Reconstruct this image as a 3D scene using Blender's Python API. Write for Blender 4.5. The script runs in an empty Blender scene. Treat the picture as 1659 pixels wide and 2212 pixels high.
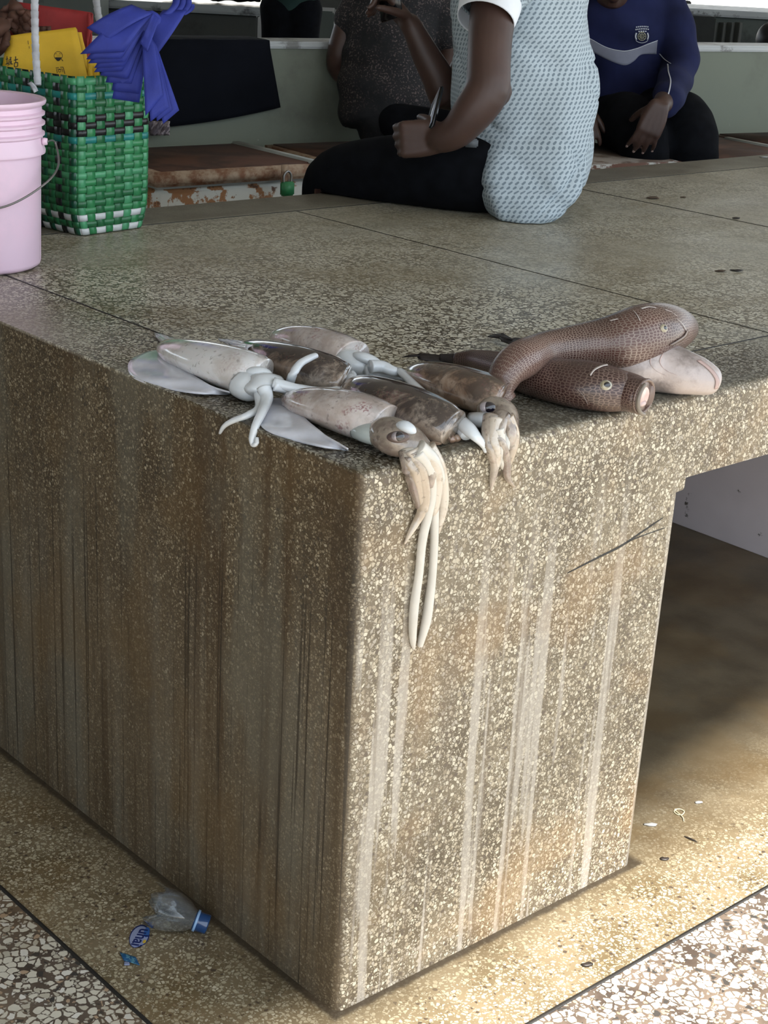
import bpy, bmesh, math, random
from mathutils import Vector, Matrix, noise
from mathutils.bvhtree import BVHTree
random.seed(7)
PI = math.pi
V = Vector
C = bpy.context.collection
SC = bpy.context.scene
# ---------------------------------------------------------------- camera
H = 0.8
CP = V((-1.2309, -1.3888, 1.4339)); YAW, PIT, ROL, FPX = 0.83, -0.3527, 0.0535, 3452.05
CF = V((math.cos(PIT)*math.cos(YAW), math.cos(PIT)*math.sin(YAW), math.sin(PIT)))
_r = V((math.sin(YAW), -math.cos(YAW), 0)); _u = _r.cross(CF)
CR = _r*math.cos(ROL) + _u*math.sin(ROL); CU = -_r*math.sin(ROL) + _u*math.cos(ROL)
cam = bpy.data.objects.new('camera', bpy.data.cameras.new('camera')); C.objects.link(cam)
cam.matrix_world = Matrix(((CR.x, CU.x, -CF.x, CP.x), (CR.y, CU.y, -CF.y, CP.y), (CR.z, CU.z, -CF.z, CP.z), (0, 0, 0, 1)))
cam.data.sensor_fit = 'VERTICAL'; cam.data.sensor_height = 36.0; cam.data.lens = FPX/2212*36
cam.data.clip_start = 0.05; cam.data.clip_end = 300
SC.camera = cam
# ---------------------------------------------------------------- world, sun, exposure
wd = bpy.data.worlds.new('sky'); SC.world = wd; wd.use_nodes = True
wd.node_tree.nodes['Background'].inputs[0].default_value = (0.80, 0.90, 1.0, 1)
wd.node_tree.nodes['Background'].inputs[1].default_value = 1.35
sl = bpy.data.lights.new('sun', 'SUN'); sl.energy = 8.5; sl.angle = math.radians(3.2); sl.color = (1.0, 0.95, 0.88)
sun = bpy.data.objects.new('sun', sl); C.objects.link(sun)
SUN_DIR = V((0.12, 0.5, -0.86)).normalized()
sun.rotation_euler = SUN_DIR.to_track_quat('-Z', 'Y').to_euler()
SC.view_settings.view_transform = 'Standard'; SC.view_settings.look = 'None'
SC.view_settings.gamma = 1.0; SC.view_settings.use_curve_mapping = False
SC.view_settings.exposure = 0.80
# ---------------------------------------------------------------- pixel helpers (1659 x 2212 frame)
def ray(x, y): return CF + CR*((x-829.5)/FPX) - CU*((y-1106)/FPX)
def at_d(x, y, D): return CP + ray(x, y)*D
def at_z(x, y, z): d = ray(x, y); return CP + d*((z-CP.z)/d.z)
RR = 0.016
def sdf(p):
    q = (-p.x + RR, -p.y + RR, p.z - H + RR)
    o = math.sqrt(sum(max(c, 0)**2 for c in q)); return o + min(max(q), 0) - RR
def sgrad(p):
    e = 1e-4; g = V(((sdf(p+V((e,0,0)))-sdf(p-V((e,0,0)))), (sdf(p+V((0,e,0)))-sdf(p-V((0,e,0)))), (sdf(p+V((0,0,e)))-sdf(p-V((0,0,e))))))
    return g.normalized() if g.length > 0 else V((0, 0, 1))
def surf(x, y, off=0.0):
    d = ray(x, y); d.normalize(); t = 1.2
    for _ in range(200):
        s = sdf(CP + d*t) - off
        if s < 1e-5: break
        t += s
        if t > 12: break
    return CP + d*t
# ---------------------------------------------------------------- objects
def tag(o, label=None, cat=None, group=None, kind=None):
    if label: o['label'] = label
    if cat: o['category'] = cat
    if group: o['group'] = group
    if kind: o['kind'] = kind
    return o
def empty(name, loc, label, cat, group=None, kind=None):
    o = bpy.data.objects.new(name, None); C.objects.link(o); o.location = loc
    return tag(o, label, cat, group, kind)
def par(o, parent):
    if parent:
        o.parent = parent; o.matrix_parent_inverse = Matrix.Translation(-parent.location) if parent.type == 'EMPTY' else Matrix()
def obj(name, bm, mat, parent=None, smooth=True, mods=(), label=None):
    me = bpy.data.meshes.new(name)
    if isinstance(bm, bmesh.types.BMesh):
        bmesh.ops.recalc_face_normals(bm, faces=bm.faces[:]); bm.to_mesh(me); bm.free()
    else: me.from_pydata(*bm)
    for p in me.polygons: p.use_smooth = smooth
    if mat: me.materials.append(mat)
    o = bpy.data.objects.new(name, me); C.objects.link(o)
    par(o, parent)
    if label: o['label'] = label
    return o
def cr(pts, n):
    """catmull-rom through tuples of any length, n samples per span"""
    P = [tuple(pts[0])] + [tuple(p) for p in pts] + [tuple(pts[-1])]; out = []
    for i in range(1, len(P)-2):
        for k in range(n):
            t = k/n; a, b, c, d = P[i-1], P[i], P[i+1], P[i+2]
            out.append(tuple(0.5*((2*b[j]) + (c[j]-a[j])*t + (2*a[j]-5*b[j]+4*c[j]-d[j])*t*t + (3*b[j]-a[j]-3*c[j]+d[j])*t**3) for j in range(len(b))))
    out.append(P[-2]); return out
def loft(bm, pts, seg=20, n=5, up=V((0,0,1)), caps=True, push=None, bump=0.0, fixup=False):
    """pts: (x,y,z,rw,rh). Smooth tube with elliptical sections; uv in metres."""
    uvl = bm.loops.layers.uv.verify()
    S = cr(pts, n) if n > 1 else [tuple(p) for p in pts]
    ctr = [V(s[:3]) for s in S]; rings = []; us = []; u = 0; side = None
    for i, s in enumerate(S):
        T = (ctr[min(i+1, len(S)-1)] - ctr[max(i-1, 0)])
        if T.length < 1e-9: T = V((0, 0, 1)) if side is None else T0
        T = T.normalized(); T0 = T
        if fixup: sd = V((1,0,0)) if fixup is True else fixup; u2 = T.cross(sd).normalized(); sd = u2.cross(T).normalized()
        else:
            if side is None: sd = T.cross(up)
            else: sd = side - T*side.dot(T)
            g = T.cross(up)
            if g.length > 0.25: sd = g if side is None or g.dot(side) > 0 else -g
            if sd.length < 1e-6: sd = T.orthogonal()
            sd.normalize(); side = sd; u2 = sd.cross(T).normalized()
            if u2.dot(up) < 0: pass
        if i: u += (ctr[i]-ctr[i-1]).length
        us.append(u); ring = []
        for k in range(seg):
            a = 2*PI*k/seg
            p = ctr[i] + sd*(s[3]*math.cos(a)) + u2*(s[4]*math.sin(a))
            if bump: p += (p-ctr[i]).normalized()*bump*noise.noise(p*22)
            if push is not None:
                dd = sdf(p) - push
                if dd < 0: p -= sgrad(p)*dd
            ring.append(bm.verts.new(p))
        rings.append(ring)
    per = 2*PI*max(0.5*(s[3]+s[4]) for s in S)
    for i in range(len(rings)-1):
        for k in range(seg):
            k2 = (k+1) % seg
            f = bm.faces.new((rings[i][k], rings[i][k2], rings[i+1][k2], rings[i+1][k]))
            for l, uv in zip(f.loops, ((us[i], k), (us[i], k+1), (us[i+1], k+1), (us[i+1], k))):
                l[uvl].uv = (uv[0], uv[1]/seg*per)
    if caps:
        for r in (rings[0][::-1], rings[-1]):
            try: bm.faces.new(r)
            except ValueError: pass
    return rings
def ell(bm, c, ax, ay, az, sub=2):
    m = Matrix(((ax.x, ay.x, az.x, c.x), (ax.y, ay.y, az.y, c.y), (ax.z, ay.z, az.z, c.z), (0, 0, 0, 1)))
    bmesh.ops.create_icosphere(bm, subdivisions=sub, radius=1.0, matrix=m)
def ball(bm, c, r, sub=2): ell(bm, V(c), V((r,0,0)), V((0,r,0)), V((0,0,r)), sub)
def box(bm, x0, y0, z0, x1, y1, z1, bev=0, seg=2, M=None):
    r = bmesh.ops.create_cube(bm, size=1.0)
    vs = r['verts']
    for v in vs: v.co = V(((x0+x1)/2 + v.co.x*(x1-x0), (y0+y1)/2 + v.co.y*(y1-y0), (z0+z1)/2 + v.co.z*(z1-z0)))
    if bev:
        es = list({e for v in vs for e in v.link_edges})
        r = bmesh.ops.bevel(bm, geom=es, offset=bev, segments=seg, affect='EDGES'); vs = list(set(vs) & set(bm.verts)) + r['verts']; vs = [v for v in set(vs) if v.is_valid]
    if M is not None:
        for v in vs: v.co = M @ v.co
def lathe(bm, prof, c, seg=48, axis=None):
    """prof: (r,z) list, closed by caller if needed"""
    uvl = bm.loops.layers.uv.verify(); A = axis or Matrix(); rings = []
    for r, z in prof:
        rings.append([bm.verts.new(V(c) + A @ V((r*math.cos(2*PI*k/seg), r*math.sin(2*PI*k/seg), z))) for k in range(seg)])
    for i in range(len(rings)-1):
        for k in range(seg):
            bm.faces.new((rings[i][k], rings[i][(k+1) % seg], rings[i+1][(k+1) % seg], rings[i+1][k]))
    return rings
def remesh(name, bm, voxel, mat, parent=None, smooth_it=6, fac=0.5, disp=None, label=None):
    me = bpy.data.meshes.new('tmp'); bmesh.ops.recalc_face_normals(bm, faces=bm.faces[:]); bm.to_mesh(me); bm.free()
    o = bpy.data.objects.new('tmp', me); C.objects.link(o)
    m = o.modifiers.new('r', 'REMESH'); m.mode = 'VOXEL'; m.voxel_size = voxel
    s = o.modifiers.new('s', 'SMOOTH'); s.iterations = smooth_it; s.factor = fac
    dg = bpy.context.evaluated_depsgraph_get(); dg.update()
    me2 = bpy.data.meshes.new_from_object(o.evaluated_get(dg)); bpy.data.objects.remove(o); me2.name = name
    if disp:
        nn = [v.normal.copy() for v in me2.vertices]
        for v, nv in zip(me2.vertices, nn): v.co = v.co + nv*disp(v.co)
    me2.materials.clear(); me2.materials.append(mat)
    for p in me2.polygons: p.use_smooth = True
    o = bpy.data.objects.new(name, me2); C.objects.link(o)
    par(o, parent)
    if label: o['label'] = label
    return o
def sheet(bm, rows, th=0.001, close=False):
    """rows: grid of points -> solid thin sheet"""
    uvl = bm.loops.layers.uv.verify()
    n, m = len(rows), len(rows[0]); g = []
    for i in range(n):
        r = []
        for j in range(m):
            a = rows[min(i+1, n-1)][j] - rows[max(i-1, 0)][j]; b = rows[i][min(j+1, m-1)] - rows[i][max(j-1, 0)]
            nv = a.cross(b); nv = nv.normalized() if nv.length > 1e-12 else V((0,0,1))
            r.append((bm.verts.new(rows[i][j] + nv*th/2), bm.verts.new(rows[i][j] - nv*th/2)))
        g.append(r)
    def F(*vs):
        try:
            f = bm.faces.new(vs); return f
        except ValueError: return None
    for i in range(n-1):
        for j in range(m-1):
            f = F(g[i][j][0], g[i+1][j][0], g[i+1][j+1][0], g[i][j+1][0])
            if f:
                for l, uv in zip(f.loops, ((i, j), (i+1, j), (i+1, j+1), (i, j+1))): l[uvl].uv = (uv[0]/(n-1), uv[1]/(m-1))
            F(g[i][j][1], g[i][j+1][1], g[i+1][j+1][1], g[i+1][j][1])
    for i in range(n-1):
        F(g[i][0][0], g[i][0][1], g[i+1][0][1], g[i+1][0][0]); F(g[i][m-1][0], g[i+1][m-1][0], g[i+1][m-1][1], g[i][m-1][1])
    for j in range(m-1):
        F(g[0][j][0], g[0][j+1][0], g[0][j+1][1], g[0][j][1]); F(g[n-1][j][0], g[n-1][j][1], g[n-1][j+1][1], g[n-1][j+1][0])
def bvh_of(o):
    M = o.matrix_world if not o.parent else Matrix()
    return BVHTree.FromPolygons([v.co.copy() for v in o.data.vertices], [tuple(p.vertices) for p in o.data.polygons])
def hit(bv, x, y, off=0.0015):
    d = ray(x, y).normalized(); loc, nor, idx, dist = bv.ray_cast(CP, d)
    if loc is None: return None
    if nor.dot(d) > 0: nor = -nor
    return loc + nor*off
# ---------------------------------------------------------------- materials
class Mat:
    def __init__(s, name):
        s.m = bpy.data.materials.new(name); s.m.use_nodes = True; s.t = s.m.node_tree; s.b = s.t.nodes['Principled BSDF']
        s._tc = None
    def n(s, typ, ins=None, **props):
        x = s.t.nodes.new('ShaderNode'+typ)
        for k, v in props.items(): setattr(x, k, v)
        for k, v in (ins or {}).items(): s.put(x.inputs[k], v)
        return x
    def put(s, sock, v):
        if isinstance(v, bpy.types.Node): v = v.outputs[0]
        if isinstance(v, bpy.types.NodeSocket): s.t.links.new(v, sock)
        elif isinstance(v, tuple) and len(v) == 3 and sock.type == 'RGBA': sock.default_value = (*v, 1)
        else: sock.default_value = v
    def co(s, kind='Object', scale=(1, 1, 1)):
        if s._tc is None: s._tc = s.n('TexCoord')
        o = s._tc.outputs[kind]
        if scale == (1, 1, 1): return o
        return s.n('Mapping', {'Vector': o, 'Scale': scale}).outputs[0]
    def noise(s, sc, det=3, co=None, rough=0.5, dist=0.0):
        return s.n('TexNoise', {'Vector': co or s.co(), 'Scale': sc, 'Detail': det, 'Roughness': rough, 'Distortion': dist}).outputs[0]
    def ramp(s, f, stops):
        r = s.n('ValToRGB', {'Fac': f}); e = r.color_ramp.elements
        while len(e) < len(stops): e.new(0.5)
        for el, (p, c) in zip(e, stops):
            el.position = p; el.color = (*c, 1) if isinstance(c, tuple) else (c, c, c, 1)
        return r.outputs[0]
    def mix(s, f, a, b, bt='MIX'):
        x = s.n('Mix', data_type='RGBA', blend_type=bt); s.put(x.inputs[0], f); s.put(x.inputs[6], a); s.put(x.inputs[7], b); return x.outputs[2]
    def math(s, op, a, b=0.0, c=None, clamp=False):
        x = s.n('Math', operation=op, use_clamp=clamp); s.put(x.inputs[0], a); s.put(x.inputs[1], b)
        if c is not None: s.put(x.inputs[2], c)
        return x.outputs[0]
    def step(s, v, lo, hi, a=0.0, b=1.0):
        return s.n('MapRange', {'Value': v, 'From Min': lo, 'From Max': hi, 'To Min': a, 'To Max': b}, interpolation_type='SMOOTHSTEP').outputs[0]
    def bump(s, h, st=0.3, d=0.002):
        s.put(s.b.inputs['Normal'], s.n('Bump', {'Height': h, 'Strength': st, 'Distance': d}).outputs[0])
    def set(s, **k):
        for a, v in k.items(): s.put(s.b.inputs[a.replace('_', ' ')], v)
        return s.m
def plain(name, col, rough=0.6, var=0.12, sc=8, bump=0.0, bs=200, **k):
    M = Mat(name); d = tuple(c*(1-var*2) for c in col); l = tuple(min(1, c*(1+var)) for c in col)
    c = M.ramp(M.noise(sc, 4), [(0.3, d), (0.7, l)])
    if bump: M.bump(M.noise(bs, 3), bump, 0.001)
    return M.set(Base_Color=c, Roughness=rough, **k)
def dirty(name, col, dirt, rough=0.6, lo=0.5, hi=0.62, sc=6, bump=0.0, det=8, k2=None, **k):
    M = Mat(name); f = M.step(M.noise(sc, det, rough=0.65), lo, hi)
    c = M.mix(f, M.ramp(M.noise(sc*0.4, 3), [(0.3, tuple(x*0.85 for x in col)), (0.7, col)]), dirt)
    if k2: c = M.mix(M.step(M.noise(k2[0], 6, rough=0.7), k2[1], k2[2]), c, k2[3])
    if bump: M.bump(M.noise(sc*8, 4), bump, 0.002)
    return M.set(Base_Color=c, Roughness=rough, **k)

def chips(M, size, cols, matrix, dens=0.6, thr=0.07, warp=0.35, seedoff=0.0, co=None):
    """terrazzo: stone chips of about `size` metres in a matrix. returns colour, mask"""
    co = co or M.co()
    w = M.n('TexNoise', {'Vector': co, 'Scale': 1.2/size, 'Detail': 1.5})
    wv = M.n('VectorMath', operation='MULTIPLY_ADD'); M.put(wv.inputs[0], w.outputs[1]); wv.inputs[1].default_value = (size*warp,)*3; M.put(wv.inputs[2], co)
    va = M.n('TexVoronoi', {'Vector': wv.outputs[0], 'Scale': 1/size, 'Randomness': 1.0}, feature='F1')
    ve = M.n('TexVoronoi', {'Vector': wv.outputs[0], 'Scale': 1/size, 'Randomness': 1.0}, feature='DISTANCE_TO_EDGE')
    sp = M.n('SeparateColor', {'Color': va.outputs[1]})
    th = M.math('MULTIPLY_ADD', sp.outputs[1], thr*1.6, thr*0.5)
    m1 = M.math('MULTIPLY', M.step(M.math('SUBTRACT', ve.outputs[0], th), -0.012, 0.02), M.step(va.outputs[0], 0.74, 0.66))
    m2 = M.math('LESS_THAN', sp.outputs[0], dens)
    mask = M.math('MULTIPLY', m1, m2)
    n = len(cols); r = M.n('ValToRGB', {'Fac': sp.outputs[2]}); r.color_ramp.interpolation = 'CONSTANT'; e = r.color_ramp.elements
    while len(e) < n: e.new(0.5)
    tot = sum(c[0] for c in cols); a = 0
    for el, (wt, c) in zip(e, cols): el.position = a/tot; el.color = (*c, 1); a += wt
    # second, finer generation between the large chips
    vb = M.n('TexVoronoi', {'Vector': wv.outputs[0], 'Scale': 2.3/size, 'Randomness': 1.0}, feature='F1')
    vc = M.n('TexVoronoi', {'Vector': wv.outputs[0], 'Scale': 2.3/size, 'Randomness': 1.0}, feature='DISTANCE_TO_EDGE')
    s2 = M.n('SeparateColor', {'Color': vb.outputs[1]})
    f1 = M.math('MULTIPLY', M.step(vc.outputs[0], 0.12, 0.16), M.math('LESS_THAN', s2.outputs[0], dens*0.5))
    r2 = M.n('ValToRGB', {'Fac': s2.outputs[2]}); r2.color_ramp.interpolation = 'CONSTANT'; e = r2.color_ramp.elements
    while len(e) < n: e.new(0.5)
    a = 0
    for el, (wt, c) in zip(e, cols): el.position = a/tot; el.color = (*[x*0.8 for x in c], 1); a += wt
    c = M.mix(f1, matrix, r2.outputs[0]); c = M.mix(mask, c, r.outputs[0])
    return c, mask
# ---------------------------------------------------------------- terrazzo of the counter
def counter_mat():
    M = Mat('counter_terrazzo'); P = M.co(); s = M.n('SeparateXYZ', {'Vector': P}); X, Y, Z = s.outputs
    cream = [(4, (0.52, 0.45, 0.32)), (3, (0.66, 0.60, 0.45)), (2, (0.36, 0.30, 0.20)), (1, (0.13, 0.10, 0.07)), (2, (0.45, 0.40, 0.31))]
    grey = [(4, (0.56, 0.53, 0.43)), (3, (0.43, 0.40, 0.31)), (3, (0.68, 0.66, 0.56)), (2, (0.10, 0.085, 0.06))]
    top = M.step(Z, H-0.006, H-0.001); left = M.step(X, 0.012, 0.003)
    # right hand face (y = 0)
    mR = M.ramp(M.noise(9, 5), [(0.35, (0.115, 0.088, 0.052)), (0.65, (0.22, 0.178, 0.112))])
    cR, kR = chips(M, 0.0056, cream, mR, 0.86, 0.11)
    st = M.noise(1, 4, M.co('Object', (36, 36, 1.2)), 0.6)
    st2 = M.noise(1, 4, M.co('Object', (70, 70, 0.9)), 0.6)
    low = M.step(Z, 0.76, 0.45)
    pale = M.math('MULTIPLY', M.step(st, 0.52, 0.60), low)
    cR = M.mix(M.math('MULTIPLY', pale, 0.70), cR, (0.50, 0.455, 0.375))
    cR = M.mix(M.math('MULTIPLY', M.math('MULTIPLY', M.step(st2, 0.53, 0.62), low), 0.45), cR, (0.17, 0.13, 0.085))
    oc = M.math('MULTIPLY', M.step(M.noise(5, 4), 0.50, 0.68), 0.55)
    cR = M.mix(oc, cR, M.mix(0.5, cR, (0.42, 0.25, 0.10)))
    # left face (x = 0)
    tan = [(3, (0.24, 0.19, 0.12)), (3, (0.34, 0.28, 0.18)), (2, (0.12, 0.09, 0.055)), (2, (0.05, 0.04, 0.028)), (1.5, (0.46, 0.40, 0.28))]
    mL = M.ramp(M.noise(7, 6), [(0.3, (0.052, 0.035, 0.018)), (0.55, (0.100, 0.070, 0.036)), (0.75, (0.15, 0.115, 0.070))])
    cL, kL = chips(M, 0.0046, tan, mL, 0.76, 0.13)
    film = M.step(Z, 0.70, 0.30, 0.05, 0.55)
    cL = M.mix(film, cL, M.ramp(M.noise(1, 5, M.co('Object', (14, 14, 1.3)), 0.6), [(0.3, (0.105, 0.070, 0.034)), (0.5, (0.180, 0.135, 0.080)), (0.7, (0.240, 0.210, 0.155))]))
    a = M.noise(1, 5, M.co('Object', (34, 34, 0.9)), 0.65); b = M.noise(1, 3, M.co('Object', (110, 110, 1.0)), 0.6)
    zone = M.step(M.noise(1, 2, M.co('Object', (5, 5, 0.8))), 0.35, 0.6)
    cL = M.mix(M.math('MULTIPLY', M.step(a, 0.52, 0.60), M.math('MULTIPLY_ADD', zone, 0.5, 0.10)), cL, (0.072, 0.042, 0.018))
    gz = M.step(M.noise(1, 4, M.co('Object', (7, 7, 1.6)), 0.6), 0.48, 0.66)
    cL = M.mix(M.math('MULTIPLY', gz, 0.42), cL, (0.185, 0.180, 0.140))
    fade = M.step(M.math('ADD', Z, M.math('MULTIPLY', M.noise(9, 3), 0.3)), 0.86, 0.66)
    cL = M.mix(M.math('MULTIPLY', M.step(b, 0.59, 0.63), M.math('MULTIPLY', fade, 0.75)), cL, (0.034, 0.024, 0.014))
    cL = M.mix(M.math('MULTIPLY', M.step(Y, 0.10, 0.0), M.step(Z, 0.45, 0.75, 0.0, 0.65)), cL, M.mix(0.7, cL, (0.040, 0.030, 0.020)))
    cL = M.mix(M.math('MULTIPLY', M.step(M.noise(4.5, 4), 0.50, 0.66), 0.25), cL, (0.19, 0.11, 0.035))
    # top: coarse panels inside a finer border strip
    mT = M.ramp(M.noise(6, 5), [(0.3, (0.050, 0.038, 0.024)), (0.7, (0.125, 0.108, 0.074))])
    cI, kI = chips(M, 0.0100, grey, mT, 0.93, 0.085)
    cB, kB = chips(M, 0.0066, grey, mT, 0.82, 0.11)
    edge = M.math('MAXIMUM', M.math('MAXIMUM', M.step(X, 0.1755, 0.1745), M.step(Y, 0.1705, 0.1695)), M.step(Y, 1.505, 1.506))
    cT = M.mix(edge, cI, cB)
    bl = M.step(M.noise(2.6, 5, rough=0.6), 0.44, 0.60)
    cT = M.mix(M.math('MULTIPLY', bl, 0.70), cT, M.mix(0.65, cT, (0.12, 0.080, 0.022)))
    cT = M.mix(M.math('MULTIPLY', M.step(M.noise(3.4, 5), 0.5, 0.66), 0.4), cT, (0.33, 0.32, 0.27))
    # worn and dusty towards the back, dark and wet round the catch and at the front corner
    wear = M.math('MULTIPLY', M.step(M.math('ADD', X, Y), 0.9, 2.2, 0.0, 0.55), 1.0)
    cT = M.mix(wear, cT, M.ramp(M.noise(9, 6, rough=0.7), [(0.3, (0.24, 0.215, 0.155)), (0.55, (0.38, 0.35, 0.265)), (0.75, (0.48, 0.45, 0.37))]))
    cT = M.mix(M.math('MULTIPLY', M.step(X, 0.19, 0.02), M.step(Y, 0.5, 0.8, 0.0, 0.5)), cT, (0.30, 0.26, 0.23))
    wet = M.math('MULTIPLY', M.step(M.math('ADD', Y, M.math('MULTIPLY', M.noise(5, 3), 0.12)), 0.26, 0.14), M.step(X, 1.6, 0.9))
    wet = M.math('MAXIMUM', wet, M.math('MULTIPLY', M.step(X, 0.19, 0.12), M.step(Y, 0.55, 0.30)))
    cT = M.mix(M.math('MULTIPLY', wet, 0.72), cT, M.mix(0.75, cT, (0.03, 0.022, 0.014)))
    cT = M.mix(M.step(Y, 1.50, 1.53, 0.0, 0.75), cT, M.ramp(M.noise(14, 6), [(0.35, (0.10, 0.088, 0.066)), (0.7, (0.17, 0.155, 0.12))]))
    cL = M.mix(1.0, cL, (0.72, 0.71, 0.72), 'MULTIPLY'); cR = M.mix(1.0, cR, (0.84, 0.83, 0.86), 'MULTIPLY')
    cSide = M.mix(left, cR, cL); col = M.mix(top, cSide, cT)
    rT = M.math('MULTIPLY_ADD', M.noise(5, 3), 0.30, 0.22); rough = M.n('Mix', {0: top, 2: 0.55, 3: rT}).outputs[0]
    M.bump(M.math('ADD', M.noise(160, 3), M.math('MULTIPLY', kR, 0.35)), 0.30, 0.0012)
    return M.set(Base_Color=col, Roughness=rough)
def floor_mat():
    M = Mat('floor_terrazzo'); s = M.n('SeparateXYZ', {'Vector': M.co()}); X, Y, Z = s.outputs
    big = [(6, (0.62, 0.58, 0.48)), (3, (0.48, 0.44, 0.35)), (1.2, (0.42, 0.30, 0.20)), (1.5, (0.05, 0.045, 0.04)), (2, (0.70, 0.67, 0.60))]
    small = [(5, (0.40, 0.35, 0.24)), (3, (0.52, 0.47, 0.35)), (2, (0.24, 0.18, 0.11)), (1, (0.07, 0.05, 0.035))]
    mB = M.ramp(M.noise(12, 4), [(0.35, (0.060, 0.044, 0.034)), (0.65, (0.16, 0.122, 0.092))])
    cB, kB = chips(M, 0.0128, big, mB, 0.90, 0.075)
    mS = M.ramp(M.noise(8, 4), [(0.35, (0.12, 0.088, 0.045)), (0.65, (0.21, 0.165, 0.10))])
    cS, kS = chips(M, 0.0066, small, mS, 0.74, 0.12)
    inn = M.math('MULTIPLY', M.step(X, -0.2185, -0.2175), M.step(Y, -0.1825, -0.1815))
    col = M.mix(inn, cB, cS)
    # soaked, grimy ground beneath the counter, darkened further for the slab's shade
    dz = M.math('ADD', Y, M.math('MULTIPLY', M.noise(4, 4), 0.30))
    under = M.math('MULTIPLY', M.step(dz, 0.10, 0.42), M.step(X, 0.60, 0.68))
    shade_grime = M.ramp(M.noise(3.1, 6, rough=0.6, dist=0.4), [(0.38, (0.012, 0.009, 0.007)), (0.49, (0.040, 0.031, 0.020)), (0.60, (0.12, 0.095, 0.058)), (0.7, (0.06, 0.045, 0.026))])
    col = M.mix(M.math('MULTIPLY', under, 0.9), col, shade_grime)
    och = M.math('MULTIPLY', M.math('MULTIPLY', M.step(M.noise(5, 4), 0.46, 0.60), M.step(Y, -0.05, 0.08)), M.step(X, 0.5, 0.62, 0.3, 0.85))
    col = M.mix(och, col, M.mix(0.6, col, (0.20, 0.105, 0.018)))
    # brown film in the strip that runs round the plinth, darkest at its foot
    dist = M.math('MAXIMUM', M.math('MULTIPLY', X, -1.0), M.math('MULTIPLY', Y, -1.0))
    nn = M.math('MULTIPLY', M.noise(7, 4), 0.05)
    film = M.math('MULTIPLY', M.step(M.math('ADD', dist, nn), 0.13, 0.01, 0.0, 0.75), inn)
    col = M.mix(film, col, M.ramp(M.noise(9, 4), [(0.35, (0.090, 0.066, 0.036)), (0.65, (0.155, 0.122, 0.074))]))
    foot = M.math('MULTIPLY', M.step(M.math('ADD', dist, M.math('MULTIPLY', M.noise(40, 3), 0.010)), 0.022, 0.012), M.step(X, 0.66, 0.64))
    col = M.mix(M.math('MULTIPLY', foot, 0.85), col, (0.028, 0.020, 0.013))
    M.bump(M.math('ADD', M.noise(120, 3), kS), 0.2, 0.0006)
    return M.set(Base_Color=col, Roughness=M.math('MULTIPLY_ADD', M.noise(4, 3), 0.35, 0.32))
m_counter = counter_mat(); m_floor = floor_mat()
m_strip = plain('divider_ebonite', (0.022, 0.020, 0.018), 0.5)
m_gap = plain('ground_concrete', (0.42, 0.40, 0.36), 0.9, 0.15, 2)
m_plinth = dirty('lilac_limewash', (0.66, 0.60, 0.63), (0.10, 0.085, 0.075), 0.75, 0.62, 0.66, 11, 0.2)
m_green = dirty('green_limewash', (0.175, 0.195, 0.152), (0.10, 0.102, 0.082), 0.8, 0.48, 0.74, 2.2, 0.25, k2=(38, 0.70, 0.73, (0.50, 0.52, 0.46)))
m_cap = dirty('cement_cap', (0.45, 0.47, 0.47), (0.16, 0.16, 0.15), 0.4, 0.52, 0.62, 9)
m_darkwall = dirty('grimy_shaded_cement', (0.060, 0.063, 0.056), (0.030, 0.030, 0.028), 0.7, 0.5, 0.65, 2.0)
m_dark2 = dirty('dark_green_paint', (0.085, 0.10, 0.088), (0.035, 0.040, 0.036), 0.7, 0.5, 0.65, 2.5)
m_roof = plain('roof_sheeting', (0.42, 0.41, 0.38), 0.8)
m_post = dirty('roof_post_paint', (0.20, 0.24, 0.19), (0.08, 0.08, 0.07), 0.8)
# ---------------------------------------------------------------- the place
bm = bmesh.new(); box(bm, -7, -1.95, -0.06, 17, 20, 0)
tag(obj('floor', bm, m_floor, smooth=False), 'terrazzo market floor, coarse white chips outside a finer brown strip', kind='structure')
bm = bmesh.new(); box(bm, -40, -40, -0.12, 60, 60, -0.061)
tag(obj('ground', bm, m_gap, smooth=False), kind='structure')
# roof: its front edge throws the edge of the sun patch
bm = bmesh.new()
e0 = V((0.048, -0.020, 0)); ed = V((1.07, 0.143, 0)).normalized(); RH = 3.3
off = SUN_DIR*(RH/(-SUN_DIR.z)); A = e0 - off
a, b = A - ed*8, A + ed*17.2
vs = [(a.x, a.y), (b.x, b.y), (17.2, 16), (-8, 16)]
bot = [bm.verts.new((x, y, RH)) for x, y in vs]; topv = [bm.verts.new((x, y, RH+0.08)) for x, y in vs]
bm.faces.new(bot); bm.faces.new(topv[::-1])
for i in range(4): bm.faces.new((bot[i], bot[(i+1) % 4], topv[(i+1) % 4], topv[i]))
tag(obj('ceiling', bm, m_roof, smooth=False), kind='structure')
bm = bmesh.new(); box(bm, -6.2, -1.2, 0, -6.0, 15, RH)  # unseen wall, added to keep light off the counter's left face
tag(obj('wall_left_blocker', bm, m_darkwall, smooth=False), kind='structure')
for i, (x, y) in enumerate(((-3.2, 2.2), (9.2, 1.2), (0.8, 8.6), (12.6, 12.4))):
    bm = bmesh.new(); box(bm, x-0.15, y-0.15, 0, x+0.15, y+0.15, RH, 0.02)
    tag(obj('trim_%d' % (i+1), bm, m_post, smooth=False), kind='structure')
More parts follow.
